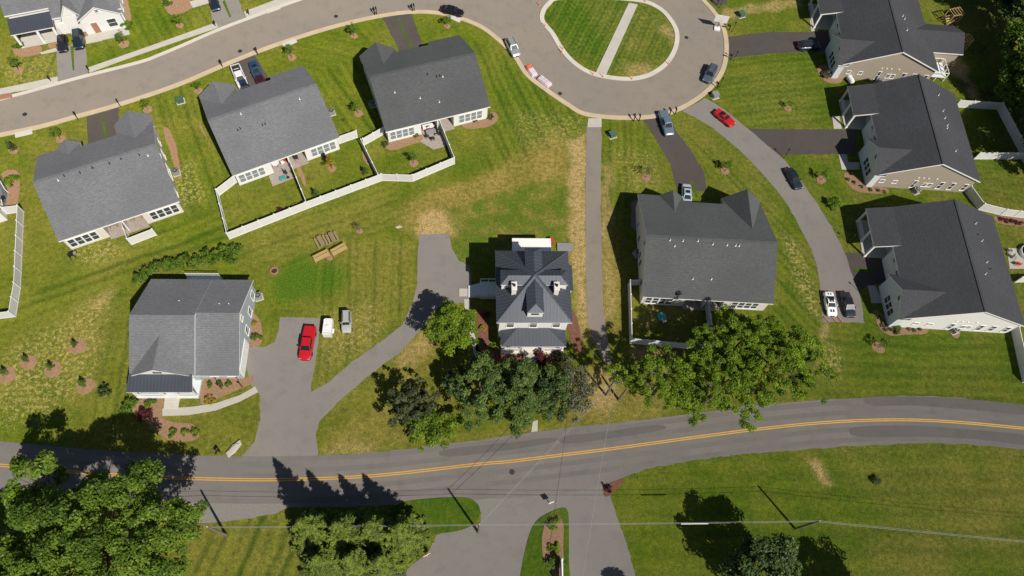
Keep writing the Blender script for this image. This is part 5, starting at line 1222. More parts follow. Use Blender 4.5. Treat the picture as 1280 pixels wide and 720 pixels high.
HEDGE = [(174, 350, 1.1), (184, 343, 1.2), (196, 336, 1.25), (208, 332, 1.2), (221, 332, 1.2), (233, 327, 1.3), (246, 328, 1.2), (258, 321, 1.35), (271, 322, 1.25), (283, 314, 1.35), (294, 313, 1.3), (291, 325, 1.1)]
names_h = ["leftmost shrub of the row behind the blue-grey house", "second shrub from the left end of the row behind the blue-grey house", "third shrub from the left end of the row behind the blue-grey house", "fourth shrub from the left end of the row behind the blue-grey house", "fifth shrub from the left end of the row behind the blue-grey house", "sixth shrub from the left end of the row behind the blue-grey house",
           "sixth shrub from the right end of the row behind the blue-grey house", "fifth shrub from the right end of the row behind the blue-grey house", "fourth shrub from the right end of the row behind the blue-grey house", "upper shrub of the right-hand three in the row behind the blue-grey house", "shrub at the far right tip of the row behind the blue-grey house", "lowest of the right-hand three shrubs in the row behind the blue-grey house"]
for k, (x, y, r_) in enumerate(HEDGE): bush(names_h[k], (x, y), 'leaf_broad', r_ * .72, 1.8, k, 'shrub', 'shrubs behind the blue-grey house', 'shrub')
B1 = [((181, 519), 'leaf_red', .85, 1.1, "dark red bush left of the front steps of the blue-grey house"), ((162, 508), 'leaf_broad', .9, 1.2, "green bush at the front left corner of the porch with dark metal roof"), ((187, 505), 'leaf_bright', .6, .7, "low green bush in front of the porch railing, left of the steps"), ((130, 489), 'leaf_dark', .7, 1.3, "dark small bush alone on the lawn left of the porch"),
      ((262, 500), 'leaf_yellow', .6, .7, "yellow-green bush at the bed corner where the front walk passes"), ((275, 480), 'leaf_broad', .4, .6, "small round bush under the left front window of the blue-grey house"), ((286, 480), 'leaf_broad', .4, .6, "small round bush under the right front window of the blue-grey house"), ((262, 481), 'leaf_broad', .4, .6, "small round bush beside the porch corner of the blue-grey house"),
      ((216, 541), 'leaf_bright', .5, .6, "small bush, left of three in the round bed by the lower left drive"), ((231, 541), 'leaf_bright', .5, .6, "small bush, middle of three in the round bed by the lower left drive"), ((243, 540), 'leaf_bright', .5, .6, "small bush, right of three in the round bed by the lower left drive"),
      ((609, 393), 'leaf_red', .5, .6, "reddish low plant in the bed left of the white house"), ((604, 410), 'leaf_yellow', .45, .5, "yellowish low plant in the bed left of the white house"), ((620, 430), 'leaf_bright', .7, .9, "bright green bush at the porch corner of the white house"), ((710, 433), 'leaf_broad', .6, .8, "green bush at the right porch corner of the white house"), ((700, 446), 'leaf_purple', 1.0, 1.3, "dark brownish bush below the right porch corner of the white house"), ((676, 448), 'leaf_red', 1.0, 1.3, "rust-coloured bush beside the front steps of the white house"),
      ((692, 656), 'leaf_bright', .7, .7, "upper green bush in the entrance island bed"), ((693, 683), 'leaf_bright', .75, .8, "middle green bush in the entrance island bed"), ((694, 704), 'leaf_broad', .85, 1.0, "lower green bush beside the entrance sign"),
      ((1095.5, 600), 'leaf_dark', .55, .8, "small dark shrub alone on the lower right lawn"), ((1050, 252), 'leaf_bright', .9, .9, "pale green clump on the lawn between the two lower right houses' front"), ((1040, 255), 'leaf_broad', .9, 1.2, "leafy dark shrub on the lawn near the curved lane"), ((1121, 410), 'leaf_broad', .6, .8, "green bush in the bed at the white-walled house's corner"),
      ((15, 226), 'leaf_bright', 1.0, .9, "yellow-green bush in the mulch bed at the left edge"), ((157, 31), 'leaf_bright', .9, 1.0, "bright bush at the mulch corner of the top left house"), ((24, 57), 'leaf_bright', .7, .8, "green bush at the left porch corner of the top left house"), ((209, 3), 'leaf_broad', .8, .9, "green bush by the white porch at the top edge"),
      ((372, 258), 'leaf_yellow', .6, .6, "yellow-green plant in the fence corner behind the pale-ended duplex"), ((350, 262), 'leaf_red', .45, .5, "reddish plant along the inner side of the long white fence"), ((430, 150), 'leaf_broad', .3, .4, "tiny plant in a mulch spot right of the pale-ended duplex"), ((482, 180), 'leaf_dark', .5, .8, "dark shrub at the left end of the bed behind the white duplex"), ((521, 169), 'leaf_broad', .5, .6, "green shrub by the patio edge behind the white duplex"), ((613, 146), 'leaf_dark', .5, .6, "dark shrub at the right corner bed of the white duplex"), ((594, 151), 'leaf_broad', .35, .4, "small shrub in the bed right of the white duplex's patio"),
      ((320, 422), 'leaf_broad', .6, .7, "green bush beside the drive at the blue-grey house's east wall"), ((316, 405), 'leaf_yellow', .5, .6, "yellowish bush along the east wall of the blue-grey house"), ((1034, 92), 'leaf_grey', .9, .9, "dry brownish bush at the lower left corner of the top right house"), ((760, 610), 'leaf_red', .5, .5, "reddish plant in the mulch corner where the entrance meets the road"),
      ((1222, 60), 'leaf_broad', 1.2, 1.4, "undergrowth bush beside the lumber frame of the rear wing"), ((1229, 112), 'leaf_bright', 1.1, 1.1, "bright undergrowth bush near the bent white fence")]
for k, (px, m_, r_, h_, lab) in enumerate(B1): bush(lab, px, m_, r_, h_, k)
for k, (x, y) in enumerate([(1099, 397), (1104, 402), (1109, 407), (1107, 412), (1114, 412), (1120, 416), (1136, 411), (1143, 413), (1150, 411), (1103, 407), (1060, 224), (1068, 228), (1077, 233), (1088, 237), (1098, 238), (1106, 240)]):
    bush("small dark plant dotted in the mulch bed along the " + ("white-walled house" if k < 10 else "middle taupe house"), (x, y), 'leaf_dark', .28, .35, k, 'bedding_plant', 'bedding plants by the white-walled house' if k < 10 else 'bedding plants by the taupe house', 'plant')
for k, (x, y) in enumerate([(1252, 274), (1258, 276), (1264, 276), (1270, 278), (1276, 279)]): bush("pinkish plant in the mulch strip along the right-hand bent fence", (x, y), 'leaf_red', .4, .4, k, 'bedding_plant', 'plants along the bent fence', 'plant')
YT = [(24, 88, 'leaf_broad', 2.6, "young tree on a mulch ring below the top left house's left porch"), (155.5, 55.5, 'leaf_broad', 2.7, "young tree on a mulch ring right of the top left house's beds"), (225, 32, 'leaf_bright', 2.3, "young tree on a mulch ring under the porch at the top edge"), (249, 114, 'leaf_broad', 2.2, "young tree on a mulch ring beside the green utility box"), (185, 137, 'leaf_bright', 2.2, "young tree on a mulch ring right of the cream duplex's drive"), (76, 174, 'leaf_bright', 2.5, "young tree on a mulch ring left of the cream duplex's drive"),
      (17.5, 188, 'leaf_dark', 2.2, "young tree on a mulch ring nearest the left edge below the street"), (442.5, 45, 'leaf_broad', 2.6, "young tree on a mulch ring left of the white duplex's front drive"), (365, 72, 'leaf_broad', 2.6, "young tree on a mulch ring above the pale-ended duplex's roof corner"), (559, 33, 'leaf_broad', 2.4, "young tree on a mulch ring near the black sedan on the street"), (448, 142, 'leaf_broad', 2.5, "young tree on a mulch ring in the shade gap left of the white duplex"), (415, 211, 'leaf_yellow', 2.6, "yellow-leaved young tree inside the divided fenced yard"), (517, 204, 'leaf_broad', 2.3, "young tree in the fenced yard with the dining set"),
      (807, 222, 'leaf_grey', 2.6, "thin young tree left of the dark curved drive"), (906, 214, 'leaf_bright', 2.5, "young tree between the dark curved drive and the lane"), (985, 136, 'leaf_bright', 1.8, "young tree on the lawn between the two upper right driveways"), (1026, 225, 'leaf_broad', 2.4, "young tree on a mulch ring beside the dark navy sedan"), (1098, 434.5, 'leaf_broad', 2.5, "young tree on a mulch ring below the white-walled house's bed"), (449.5, 289, 'leaf_grey', 1.8, "spindly young tree on the open lawn right of the picnic set"),
      (95, 432, 'leaf_broad', 1.5, "young evergreen at the top of the five on crescents of mulch"), (34, 451, 'leaf_broad', 1.6, "young evergreen left of centre among the five on mulch crescents"), (65, 460, 'leaf_broad', 1.6, "young evergreen in the middle of the five on mulch crescents"), (105, 481, 'leaf_broad', 1.7, "young evergreen lowest right of the five on mulch crescents"), (7, 467, 'leaf_broad', 1.6, "young evergreen at the left edge of the photo on a mulch crescent"),
      (458, 218, 'leaf_blue', 2.0, "bluish young conifer in the right corner of the divided yard"), (396, 245, 'leaf_blue', 2.0, "bluish young conifer in the left corner of the divided yard")]
_yt = {}
for k, (x, y, m_, h_, lab) in enumerate(YT):
    p = P(x, y); t = thing('young_tree', lab, 'tree', (p.x, p.y, 0), k * 1.1, 'young trees planted on the lawns'); kk = (m_, k % 2, 'evergreen' in lab)
    if kk not in _yt:
        g = np.random.default_rng(200 + k); ev = m_ in ('leaf_dark', 'leaf_blue') or 'evergreen' in lab
        cl = [(.9 * (1 - i / 14) * .5 * math.cos(i * 2.4), .9 * (1 - i / 14) * .5 * math.sin(i * 2.4), .35 + i * .15, .5 * (1 - i / 17), .8, 46, .2 + .5 * g.random()) for i in range(14)] if ev else crown_clumps(g, .75, .75, .85, 1.75, 16, .34, 26 if m_ != 'leaf_grey' else 9, .2, 4)
        tm = MB(); tm.tube([(0, 0, -.05), (.02, .02, 1.2), (0, 0, 2.2)], .05, 6, r1=.02)
        for q in range(7): a = q * 2.1; tm.tube([(0, 0, .9 + q * .12), (.6 * math.cos(a), .6 * math.sin(a), 1.6 + q * .12)], .02, 4, r1=.008)
        _yt[kk] = (leaf_mesh('crown', MAT[m_], cl, .17, 220 + k, .4), tm.mesh('trunk', MAT['bark']))
    a, b = _yt[kk]
    for n_, me in (('crown', a), ('trunk', b)): o = put(n_, me, t); o.scale = (h_ / 2.5,) * 3
# ================================================================== STREET FURNITURE AND YARD THINGS
def mailbox(label, px, to):
    p = P(*px); t = thing('mailbox', label, 'mailbox', p, head(px, to), 'mailboxes along the upper street')
    if not hasattr(mailbox, 'm'):
        a = MB(); a.box(-.06, .06, -.06, .06, -.03, 1.1); a.box(-.05, .45, -.04, .04, .92, 1.02)
        b = MB(); b.box(.0, .55, -.11, .11, 1.04, 1.20); b.lathe([(.11, 0), (.11, .55)], 10, axis='y', c=(0, 0)) if False else b.prism([(0, -.11), (.55, -.11), (.55, .11), (0, .11)], 1.2, 1.26); b.box(.03, .52, -.07, .07, 1.26, 1.30)
        f = MB(); f.box(.3, .36, .112, .13, 1.12, 1.36)
        mailbox.m = (a.mesh('post', MAT['black']), b.mesh('box', MAT['black']), f.mesh('flag', MAT['red']))
    for n_, me in zip(('post', 'box', 'flag'), mailbox.m): put(n_, me, t)
for lab, px, to in [("mailbox at the left of the cream duplex's drive", (97.5, 149), (93, 140)), ("mailbox at the right of the cream duplex's drive", (150.5, 133), (146, 124)), ("mailbox by the sidewalk left of the top left house's drive", (64, 101.5), (68, 110)), ("mailbox by the sidewalk right of the top left house's drive", (112, 88.5), (116, 98)),
                    ("mailbox on the kerb left of the white pickup's drive", (278.5, 84), (275, 76)), ("mailbox on the kerb right of the blue hatchback's drive", (322.5, 68.5), (319, 60)), ("mailbox left of the dark sedan's drive at the top", (269.5, 32.5), (273, 40)), ("mailbox right of the dark sedan's drive at the top", (311.5, 18.5), (315, 27)),
                    ("left one of two mailboxes at the left of the white duplex's front drive", (468.5, 18.5), (465, 10)), ("right one of two mailboxes at the left of the white duplex's front drive", (471, 18), (468, 9)), ("left one of two mailboxes at the right of the white duplex's front drive", (515.5, 14.5), (513, 6)), ("right one of two mailboxes at the right of the white duplex's front drive", (518, 14), (516, 5)),
                    ("left one of two mailboxes beside the steel blue pickup", (792, 151.5), (791, 142)), ("right one of two mailboxes beside the steel blue pickup", (798.5, 151.5), (797, 142)), ("left one of two mailboxes between the curved drive and the lane", (836.5, 144.5), (834, 136)), ("right one of two mailboxes between the curved drive and the lane", (843.5, 143), (841, 134)),
                    ("mailbox on the kerb next to the dark blue-grey SUV", (896, 110.5), (888, 104)), ("mailbox on the kerb below the first right-hand drive of the loop", (913, 75), (903, 72)), ("mailbox on the kerb beside the white portable stand", (911, 38.5), (901, 36)), ("mailbox on the kerb at the top right drive of the loop", (896.5, 6), (888, 3)),
                    ("black mailbox at the right corner where entrance and road meet", (762, 616), (757, 609)), ("black mailbox by the lower left drive's stone", (275, 565), (271, 575))]: mailbox(lab, px, to)
def lamp_post(label, px):
    p = P(*px); t = thing('lamp_post', label, 'lamp post', p, 0, 'yard lamp posts')
    if not hasattr(lamp_post, 'm'):
        a = MB(); a.lathe([(.09, -.03), (.07, .1), (.04, .2), (.04, 1.9), (.07, 1.95)], 8)
        b = MB(); b.lathe([(.06, 1.95), (.12, 2.0), (.14, 2.25), (.05, 2.38)], 6)
        lamp_post.m = (a.mesh('post', MAT['black']), b.mesh('lantern', MAT['black']))
    for n_, me in zip(('post', 'lantern'), lamp_post.m): put(n_, me, t)
for lab, px in [("black lamp post where the second right-hand drive meets the lane", (980, 197)), ("black lamp post beside the lane above the lower right drive", (1060, 303)), ("black lamp post at the drive of the near-black sedan", (1075, 366)), ("black lamp post on the lawn beside the dark blue-grey SUV", (899, 109)), ("black lamp post at the lawn corner of the first right-hand drive", (917, 76)), ("black lamp post next to the top right drive of the loop", (899, 10)), ("black lamp post on the lawn beside the portable stand", (915, 40)), ("black lamp post in the bed at the drive end of the front walk", (303, 484)), ("small black lamp post in the mulch bed by the front walk", (277, 486))]: lamp_post(lab, px)
def box_thing(label, px, name='utility_box', mat='green_box', sx=1.0, sy=.9, h=.8, an=.4, group=None, cat='utility box'):
    p = P(*px); t = thing(name, label, cat, p, an, group)
    a = MB(); a.box(-sx / 2, sx / 2, -sy / 2, sy / 2, .08, h); a.build('cabinet', MAT[mat], t)
    b = MB(); b.prism([(-sx / 2 - .04, -sy / 2 - .04), (sx / 2 + .04, -sy / 2 - .04), (sx / 2 + .04, sy / 2 - .1), (sx / 2 - .1, sy / 2 + .04), (-sx / 2 - .04, sy / 2 + .04)], h + .001, h + .08); b.build('lid', MAT[mat], t)
    c = MB(); c.box(-sx / 2 - .15, sx / 2 + .15, -sy / 2 - .15, sy / 2 + .15, -.02, .079); c.build('pad', MAT['concrete'], t)
for lab, px, m_ in [("green utility box on the lawn between the two left duplexes", (226, 127), 'green_box'), ("green utility box beside the cut lawn left of the curved drive", (765, 170), 'green_box'), ("green utility box beside the sandy trench at the top right", (926, 20), 'green_box'), ("grey-green utility box where the lane leaves the loop", (893, 121), 'ac')]: box_thing(lab, px, mat=m_, group='utility boxes')
def ac(label, px, an=.4):
    p = P(*px); t = thing('air_conditioner', label, 'air conditioner', p, an, 'air conditioners beside the houses')
    if not hasattr(ac, 'm'):
        a = MB(); a.box(-.42, .42, -.42, .42, .06, .85)
        for k in range(6): a.box(-.43, .43, -.43, .43, .14 + k * .11, .17 + k * .11)
        b = MB(); b.lathe([(.36, .851), (.36, .87), (.30, .89)], 18)
        c = MB(); c.lathe([(.1, .891), (.1, .93)], 10)
        for k in range(6): an_ = k * math.pi / 3; c.box(.06, .29, -.03, .03, .892, .905, rot=an_, at=(0, 0))
        d = MB(); d.box(-.55, .55, -.55, .55, -.02, .059)
        ac.m = [(a.mesh('casing', MAT['ac']), 'casing'), (b.mesh('grille', MAT['black']), 'grille'), (c.mesh('fan', MAT['grey']), 'fan'), (d.mesh('pad', MAT['concrete']), 'pad')]
    for me, n_ in ac.m: put(n_, me, t)
for lab, px in [("air conditioner at the right wall of the cream duplex", (221, 217)), ("air conditioner in the mulch at the pale-ended duplex's right wall", (415, 142)), ("air conditioner in the shade left of the white duplex", (466, 132)), ("air conditioner below the taupe gable of the middle right house", (1144, 240)), ("air conditioner below the white gable of the lowest right house", (1192, 414)), ("air conditioner below the taupe gable of the top right house", (1097, 104)), ("air conditioner in the shade left of the duplex by the curved drive", (796, 318)), ("air conditioner with a white cover beside the blue-grey house's rear corner", (324, 372))]: ac(lab, px)
# white portable stand on the loop
p = P(896, 37); t = thing('basketball_hoop', "white-backed portable basketball stand at the kerb of the loop", 'basketball hoop', p, head((896, 37), (894, 60)))
s = MB(); s.box(-.55, .35, -.5, .5, 0, .28); s.build('base', MAT['white'], t)
s = MB(); s.tube([(-.3, 0, .25), (-.2, 0, 2.2), (.3, 0, 2.9)], .05, 8); s.build('pole', MAT['black'], t)
s = MB(); s.prism([(.3, -1.15), (.36, -1.15), (.36, 1.15), (.3, 1.15)], 2.0, 3.5); s.build('backboard', MAT['vinyl'], t)
s = MB(); s.tube([(.36 + .23 + .23 * math.cos(a), .23 * math.sin(a), 2.62) for a in [k * 2 * math.pi / 14 for k in range(15)]], .015, 5); s.build('rim', MAT['orange'], t)
# barricades
def barrier(label, px, to, mats, L=2.2, W3=1.1, h=.55):
    p = P(px[0], px[1], .3); t = thing('road_barrier', label, 'barrier', (p.x, p.y, .02), head(px, to))
    n = len(mats)
    for k, m_ in enumerate(mats):
        a = MB(); x0 = -L / 2 + k * L / n; x1 = x0 + L / n - .04
        a.prism([(x0, -W3 / 2), (x1, -W3 / 2), (x1, W3 / 2), (x0, W3 / 2)], 0, h * .6); a.prism([(x0 + .03, -W3 / 2 + .1), (x1 - .03, -W3 / 2 + .1), (x1 - .03, W3 / 2 - .1), (x0 + .03, W3 / 2 - .1)], h * .6 + .001, h)
        for y in (-.2, .15): a.box(x0 + .1, x1 - .1, y - .03, y + .03, h + .001, h + .05)
        a.build('barrier_block', MAT[m_], t)
barrier("road barrier block stack with an orange end by the kerb", (664.5, 88.5), (669, 95), ['orange', 'barrier_white', 'barrier_white'], 2.3, 1.1)
barrier("pinkish wrapped barrier blocks on the kerb below the orange-ended ones", (681, 102), (687, 107), ['barrier_clear', 'barrier_clear', 'barrier_white'], 2.4, 1.15)
# orange marker posts round the loop island
for k, (x, y, lab) in enumerate([(674, 7, "orange marker post at the upper left of the loop island"), (681, 33, "orange marker post on the left kerb of the loop island"), (703, 62, "orange marker post of a close pair, nearer the island grass"), (702, 66, "orange marker post of a close pair, on the asphalt side"), (741, 93.5, "orange marker post left of the island walk's lower end"), (753, 96.5, "orange marker post right of the island walk's lower end"), (789.5, 99.5, "orange marker post on the lower kerb of the island"), (835, 80.5, "orange marker post on the lower right kerb of the island"), (806, 2.5, "orange marker post at the upper right kerb of the island")]):
    p = P(x, y); t = thing('marker_post', lab, 'marker post', p, 0, 'orange marker posts round the loop island')
    a = MB(); a.lathe([(.16, -.02), (.16, .14), (.05, .18), (.05, 1.0)], 8); a.build('post', MAT['orange'], t); b = MB(); b.lathe([(.056, .7), (.056, .85)], 8); b.build('band', MAT['white'], t)

# picnic set on the lawn
def picnic_bench(label, px, to, L=2.6, top=.78, tw=.8):
    p = P(*px); t = thing('picnic_table', label, 'table', p, head(px, to))
    a = MB()
    for k in range(5): a.box(-L / 2, L / 2, -tw / 2 + k * tw / 5, -tw / 2 + (k + 1) * tw / 5 - .02, top - .05, top)
    a.build('tabletop', MAT['wood'], t)
    for y in (-1, 1): b = MB(); b.box(-L / 2, L / 2, y * (tw / 2 + .32) - .14, y * (tw / 2 + .32) + .14, .42, .46); b.build('bench_seat', MAT['wood'], t)
    for x in (-1, 1):
        for y in (-1, 1): b = MB(); b.tube([(x * L * .36, y * .72, 0), (x * L * .36, y * .2, top - .05)], .05, 4); b.build('leg', MAT['wood'], t)
picnic_bench("weathered picnic table, upper left of the set on the lawn", (402, 304), (396, 293), 1.9, .7, .6)
picnic_bench("weathered picnic table, upper right of the set on the lawn", (416, 299), (411, 289), 1.8, .7, .6)
def bench(label, px, to, L=2.3):
    p = P(*px); t = thing('wooden_bench', label, 'bench', p, head(px, to), 'tan benches on the lawn')
    a = MB()
    for k in range(3): a.box(-L / 2, L / 2, -.3 + k * .21, -.11 + k * .21, .42, .46)
    a.build('seat', MAT['wood_raw'], t); b = MB()
    for k in range(4): b.box(-L / 2, L / 2, .36 + k * .03, .40 + k * .03, .5 + k * .14, .61 + k * .14)
    b.build('backrest', MAT['wood_raw'], t)
    for x in (-L * .45, L * .45):
        for y in (-.25, .3): c = MB(); c.box(x - .05, x + .05, y - .05, y + .05, 0, .42 if y < 0 else .95); c.build('leg', MAT['wood_raw'], t)
bench("tan slatted bench, lower left of the picnic set", (403, 323), (413, 318)); bench("tan slatted bench, lower right of the picnic set", (425, 315), (435, 309.5))
p = P(343, 339); t = thing('fire_pit', "round stone fire ring in the weedy patch of lawn", 'fire pit', p)
a = MB()
for k in range(12): an = k * math.pi / 6; a.box(-.14, .14, -.09, .09, -.02, .24, rot=an + math.pi / 2, at=(.5 * math.cos(an), .5 * math.sin(an)))
a.build('stone_ring', MAT['brick'], t); a = MB(); a.lathe([(.4, -.02), (.4, .03)], 14); a.build('ash', MAT['dark_metal'], t)

# patio things
def chair(label, px, an, mat='dark_metal', z=.04, group=None, s=1.0, w_=.55):
    p = P(*px); t = thing('patio_chair', label, 'chair', (p.x, p.y, z), an, group)
    a = MB(); a.box(-w_ / 2, w_ / 2, -.27, .27, .40, .46); a.build('seat', MAT[mat], t)
    a = MB(); a.box(-w_ / 2, w_ / 2, .24, .30, .47, .95); a.build('backrest', MAT[mat], t)
    for x in (-1, 1):
        for y in (-.24, .24): b = MB(); b.box(x * (w_ / 2 - .04) - .025, x * (w_ / 2 - .04) + .025, y - .025, y + .025, 0, .40); b.build('leg', MAT[mat], t)
def table(label, px, an, mat='grey', sx=1.5, sy=.9, z=.04, h=.74, round_=False):
    p = P(*px); t = thing('patio_table', label, 'table', (p.x, p.y, z), an)
    a = MB(); a.lathe([(sx / 2, h - .05), (sx / 2, h)], 20) if round_ else a.box(-sx / 2, sx / 2, -sy / 2, sy / 2, h - .05, h); a.build('tabletop', MAT[mat], t)
    for x in (-1, 1):
        for y in (-1, 1): b = MB(); b.box(x * sx * .33 - .03, x * sx * .33 + .03, y * sy * .33 - .03, y * sy * .33 + .03, 0, h - .05); b.build('leg', MAT['dark_metal'], t)
table("grey dining table on the brick patio behind the white duplex", (539, 168), .3)
for k, (x, y, an, lab) in enumerate([(534, 172, 2.0, "dark chair at the lower left of the grey dining table"), (545, 168, -1.2, "dark chair at the right of the grey dining table"), (536, 164, .5, "dark chair at the upper left of the grey dining table"), (541, 175, 3.4, "dark chair below the grey dining table, facing it")]): chair(lab, (x, y), an)
p = P(535, 158, .4); t = thing('patio_sofa', "white cushioned sofa at the wall of the brick patio", 'sofa', (p.x, p.y, .04), R(19.7) + math.pi)
a = MB(); a.box(-.95, .95, -.4, .4, .1, .36); a.build('frame', MAT['red'], t); a = MB(); a.box(-.85, .85, -.38, .3, .361, .5); a.build('cushion', MAT['white'], t); a = MB(); a.box(-.95, .95, .3, .42, .361, .8); a.build('backrest', MAT['white'], t)
def umbrella_closed(label, px, mat='dark_metal', h=2.3, z=.04):
    p = P(*px); t = thing('patio_umbrella', label, 'umbrella', (p.x, p.y, z))
    a = MB(); a.lathe([(.25, 0), (.25, .08), (.03, .1), (.025, h)], 10); a.build('pole', MAT['dark_metal'], t); b = MB(); b.lathe([(.02, h - .05), (.12, h - .5), (.2, h - 1.2), (.08, h - 1.3)][::-1], 10); b.build('canopy', MAT[mat], t)
umbrella_closed("folded dark umbrella beside the dining set's fence", (549, 168)); umbrella_closed("folded dark umbrella on the flagstone patio of the divided yard", (360, 222))
table("small white round table on the flagstone patio of the divided yard", (345, 207), 0, 'vinyl', 1.2, .9, .04, round_=True); table("mint green low table at the edge of the flagstone patio", (354, 224), .4, 'teal', .9, .6, .04, .4)
chair("white patio chair beside the round table in the divided yard", (354, 205), 2.2, 'white'); chair("red chair standing under the eave of the flagstone patio", (357, 202), .4, 'red')
chair("black lawn chair on the grass of the divided yard", (406, 198), .6, 'black', 0); chair("left dark lounge chair on the covered patio of the pale-ended duplex", (371, 199), 1.9, 'dark_metal', .09, w_=.7)
table("orange-brown table on the covered patio of the cream duplex", (143, 283), .4, 'wood', 1.4, .9, .09); chair("tan chair on the right half of the cream duplex's patio", (167, 276), .4, 'wood', .09); chair("rust chair by the patio door of the cream duplex's right half", (180, 272), .5, 'brick', .09)
chair("red chair on the rear stoop of the white four-square house", (690, 303), .5, 'red', .0)
p = P(698, 309); t = thing('wooden_stoop', "grey wooden stoop behind the white four-square house", 'stoop', p); a = MB()
for k in range(6): a.box(-.2, 2.1, -.7 + k * .22, -.5 + k * .22, .2, .26)
a.build('decking', MAT['ac'], t); a = MB(); a.box(-.15, 2.05, -.68, -.6, 0, .199); a.box(-.15, 2.05, .5, .58, 0, .199); a.build('joist', MAT['wood'], t)
table("teal round table in the shaded white fence yard", (826, 398), 0, 'teal', 1.3, .9, 0, .6, round_=True); chair("pale chair beside the teal table in the shaded yard", (829, 402), 2, 'white', 0)
chair("grey reclining chair on the pool patio at the right edge", (1266, 323), 1.0, 'grey', .05); chair("white chair on the pool patio nearest the house wall", (1262, 315), 2.0, 'white', .05); chair("red chair at the lower end of the pool patio", (1270, 331), 3.0, 'red', .05)
p = P(1286, 318); t = thing('paddling_pool', "blue round pool cut by the right edge of the photo", 'pool', p); a = MB(); a.lathe([(1.5, 0.05), (1.5, .6), (1.42, .62), (1.42, .5)], 24); a.build('pool_wall', MAT['white'], t); a = MB(); a.lathe([(1.41, .3), (1.41, .5)], 24); a.build('water', plain('pool_water', (.03, .16, .32), .05), t)
table("dark round side table on the left-edge patio", (4, 251), 0, 'black', .9, .9, .05, .6, round_=True)
mb = MB(); q = PP([(-12, 222), (-2, 216), (10, 240), (6, 262), (-12, 268)]); mb.prism([(v.x, v.y) for v in q], -.02, .05); struct("dark_patio", mb, plain('dark_decking', (.10, .12, .13), .7, var=.25))
p = P(2, 226); t = thing('white_railing', "white railing on the dark patio at the left edge", 'railing', p, head((0, 222), (12, 243)))
a = MB(); a.box(-1, 2.6, -.05, .05, .95, 1.05); a.build('rail', MAT['white'], t)
for x in (-.9, .3, 1.5, 2.5): b = MB(); b.box(x - .05, x + .05, -.05, .05, 0, .95); b.build('post', MAT['white'], t)
# lumber frames and debris behind the top right house
def lumber(label, px, an, L=2.2, W3=1.6, h=2.2):
    p = P(*px); t = thing('lumber_frame', label, 'wooden frame', p, an)
    for x in (-L / 2, L / 2):
        for y in (-W3 / 2, W3 / 2): a = MB(); a.box(x - .07, x + .07, y - .07, y + .07, 0, h); a.build('post', MAT['wood_raw'], t)
    a = MB()
    for y in (-W3 / 2, W3 / 2): a.box(-L / 2 - .1, L / 2 + .1, y - .05, y + .05, h + .001, h + .15)
    for k in range(5): a.box(-L / 2 + k * L / 4 - .05, -L / 2 + k * L / 4 + .05, -W3 / 2 - .1, W3 / 2 + .1, h + .151, h + .26)
    a.tube([(-L / 2, -W3 / 2, .2), (L / 2, -W3 / 2, h)], .06, 4); a.build('beam', MAT['wood_raw'], t)
    b = MB()
    for k in range(4): b.box(-L / 2, L / 2, -W3 / 2 + .1 + k * .36, -W3 / 2 + .4 + k * .36, .3 + k * .18, .36 + k * .18)
    b.build('stair_tread', MAT['wood_raw'], t)
lumber("raw lumber stair frame at the upper corner of the rear wing", (1186, 27), .3); lumber("raw lumber stair frame at the lower corner of the rear wing", (1197, 60), .3)
p = P(1208, 105); t = thing('brush_pile', "dark tangled pile of branches on the orange soil", 'brush pile', p); a = MB(); g = np.random.default_rng(5)
for k in range(46): an = g.random() * 6.28; r_ = 1.2 * g.random() ** .5; q = (r_ * math.cos(an) * 1.2, r_ * math.sin(an) * .7, .05 + .35 * g.random()); d = g.normal(size=3) * .4; a.tube([q, (q[0] + d[0], q[1] + d[1], abs(q[2] + d[2] * .3))], .035, 4, r1=.012)
a.build('branches', MAT['bark'], t)
p = P(1061, 102); t = thing('propane_tank', "white rounded tank beside the top right house's lower corner", 'tank', p, .3); a = MB(); a.lathe([(.1, -.9), (.38, -.75), (.45, -.5), (.45, .5), (.38, .75), (.1, .9)], 14, axis='y', c=(0, .6)); a.build('tank_body', MAT['vinyl'], t)
for y in (-.5, .5): b = MB(); b.box(-.3, .3, y - .06, y + .06, 0, .25); b.build('foot', MAT['grey'], t)
p = P(92, 322); t = thing('barbecue_grill', "black barbecue grill on the lawn near the cream duplex's corner", 'grill', p, .5); a = MB(); a.box(-.35, .35, -.25, .25, .75, 1.0); a.prism([(-.33, -.23), (.33, -.23), (.33, .23), (-.33, .23)], 1.001, 1.12); a.build('firebox', MAT['black'], t); a = MB(); a.box(.36, .75, -.25, .25, .88, .92); a.build('side_shelf', MAT['ac'], t)
for x in (-.3, .3):
    for y in (-.2, .2): b = MB(); b.box(x - .03, x + .03, y - .03, y + .03, 0, .749); b.build('leg', MAT['black'], t)

# entrance signs
p = P(702, 716, 1.2); t = thing('entrance_sign', "white edge-on sign board at the lower end of the entrance island", 'sign', (p.x, p.y, 0), R(90)); a = MB(); a.box(-1.5, 1.5, -.08, .08, .5, 2.1); a.build('board', MAT['vinyl'], t)
for x in (-1.4, 1.4): b = MB(); b.box(x - .1, x + .1, -.1, .1, 0, 2.3); b.build('post', MAT['white'], t)
def small_sign(label, px, an, board, mats=('white',)):
    p = P(*px); t = thing('small_sign', label, 'sign', p, an); a = MB(); a.box(-.04, .04, -.04, .04, 0, 1.3); a.build('post', MAT['white'], t); b = MB(); b.box(-board / 2, board / 2, -.07, -.041, .9, 1.7); b.build('sign_board', MAT[mats[0]], t)
    if len(mats) > 1: c = MB(); c.box(-board / 2 - .03, board / 2 + .03, -.09, -.071, 1.1, 1.4); c.build('stripe', MAT[mats[1]], t)
small_sign("small white sign post on the asphalt above the entrance island", (687.5, 630), .3, .7)
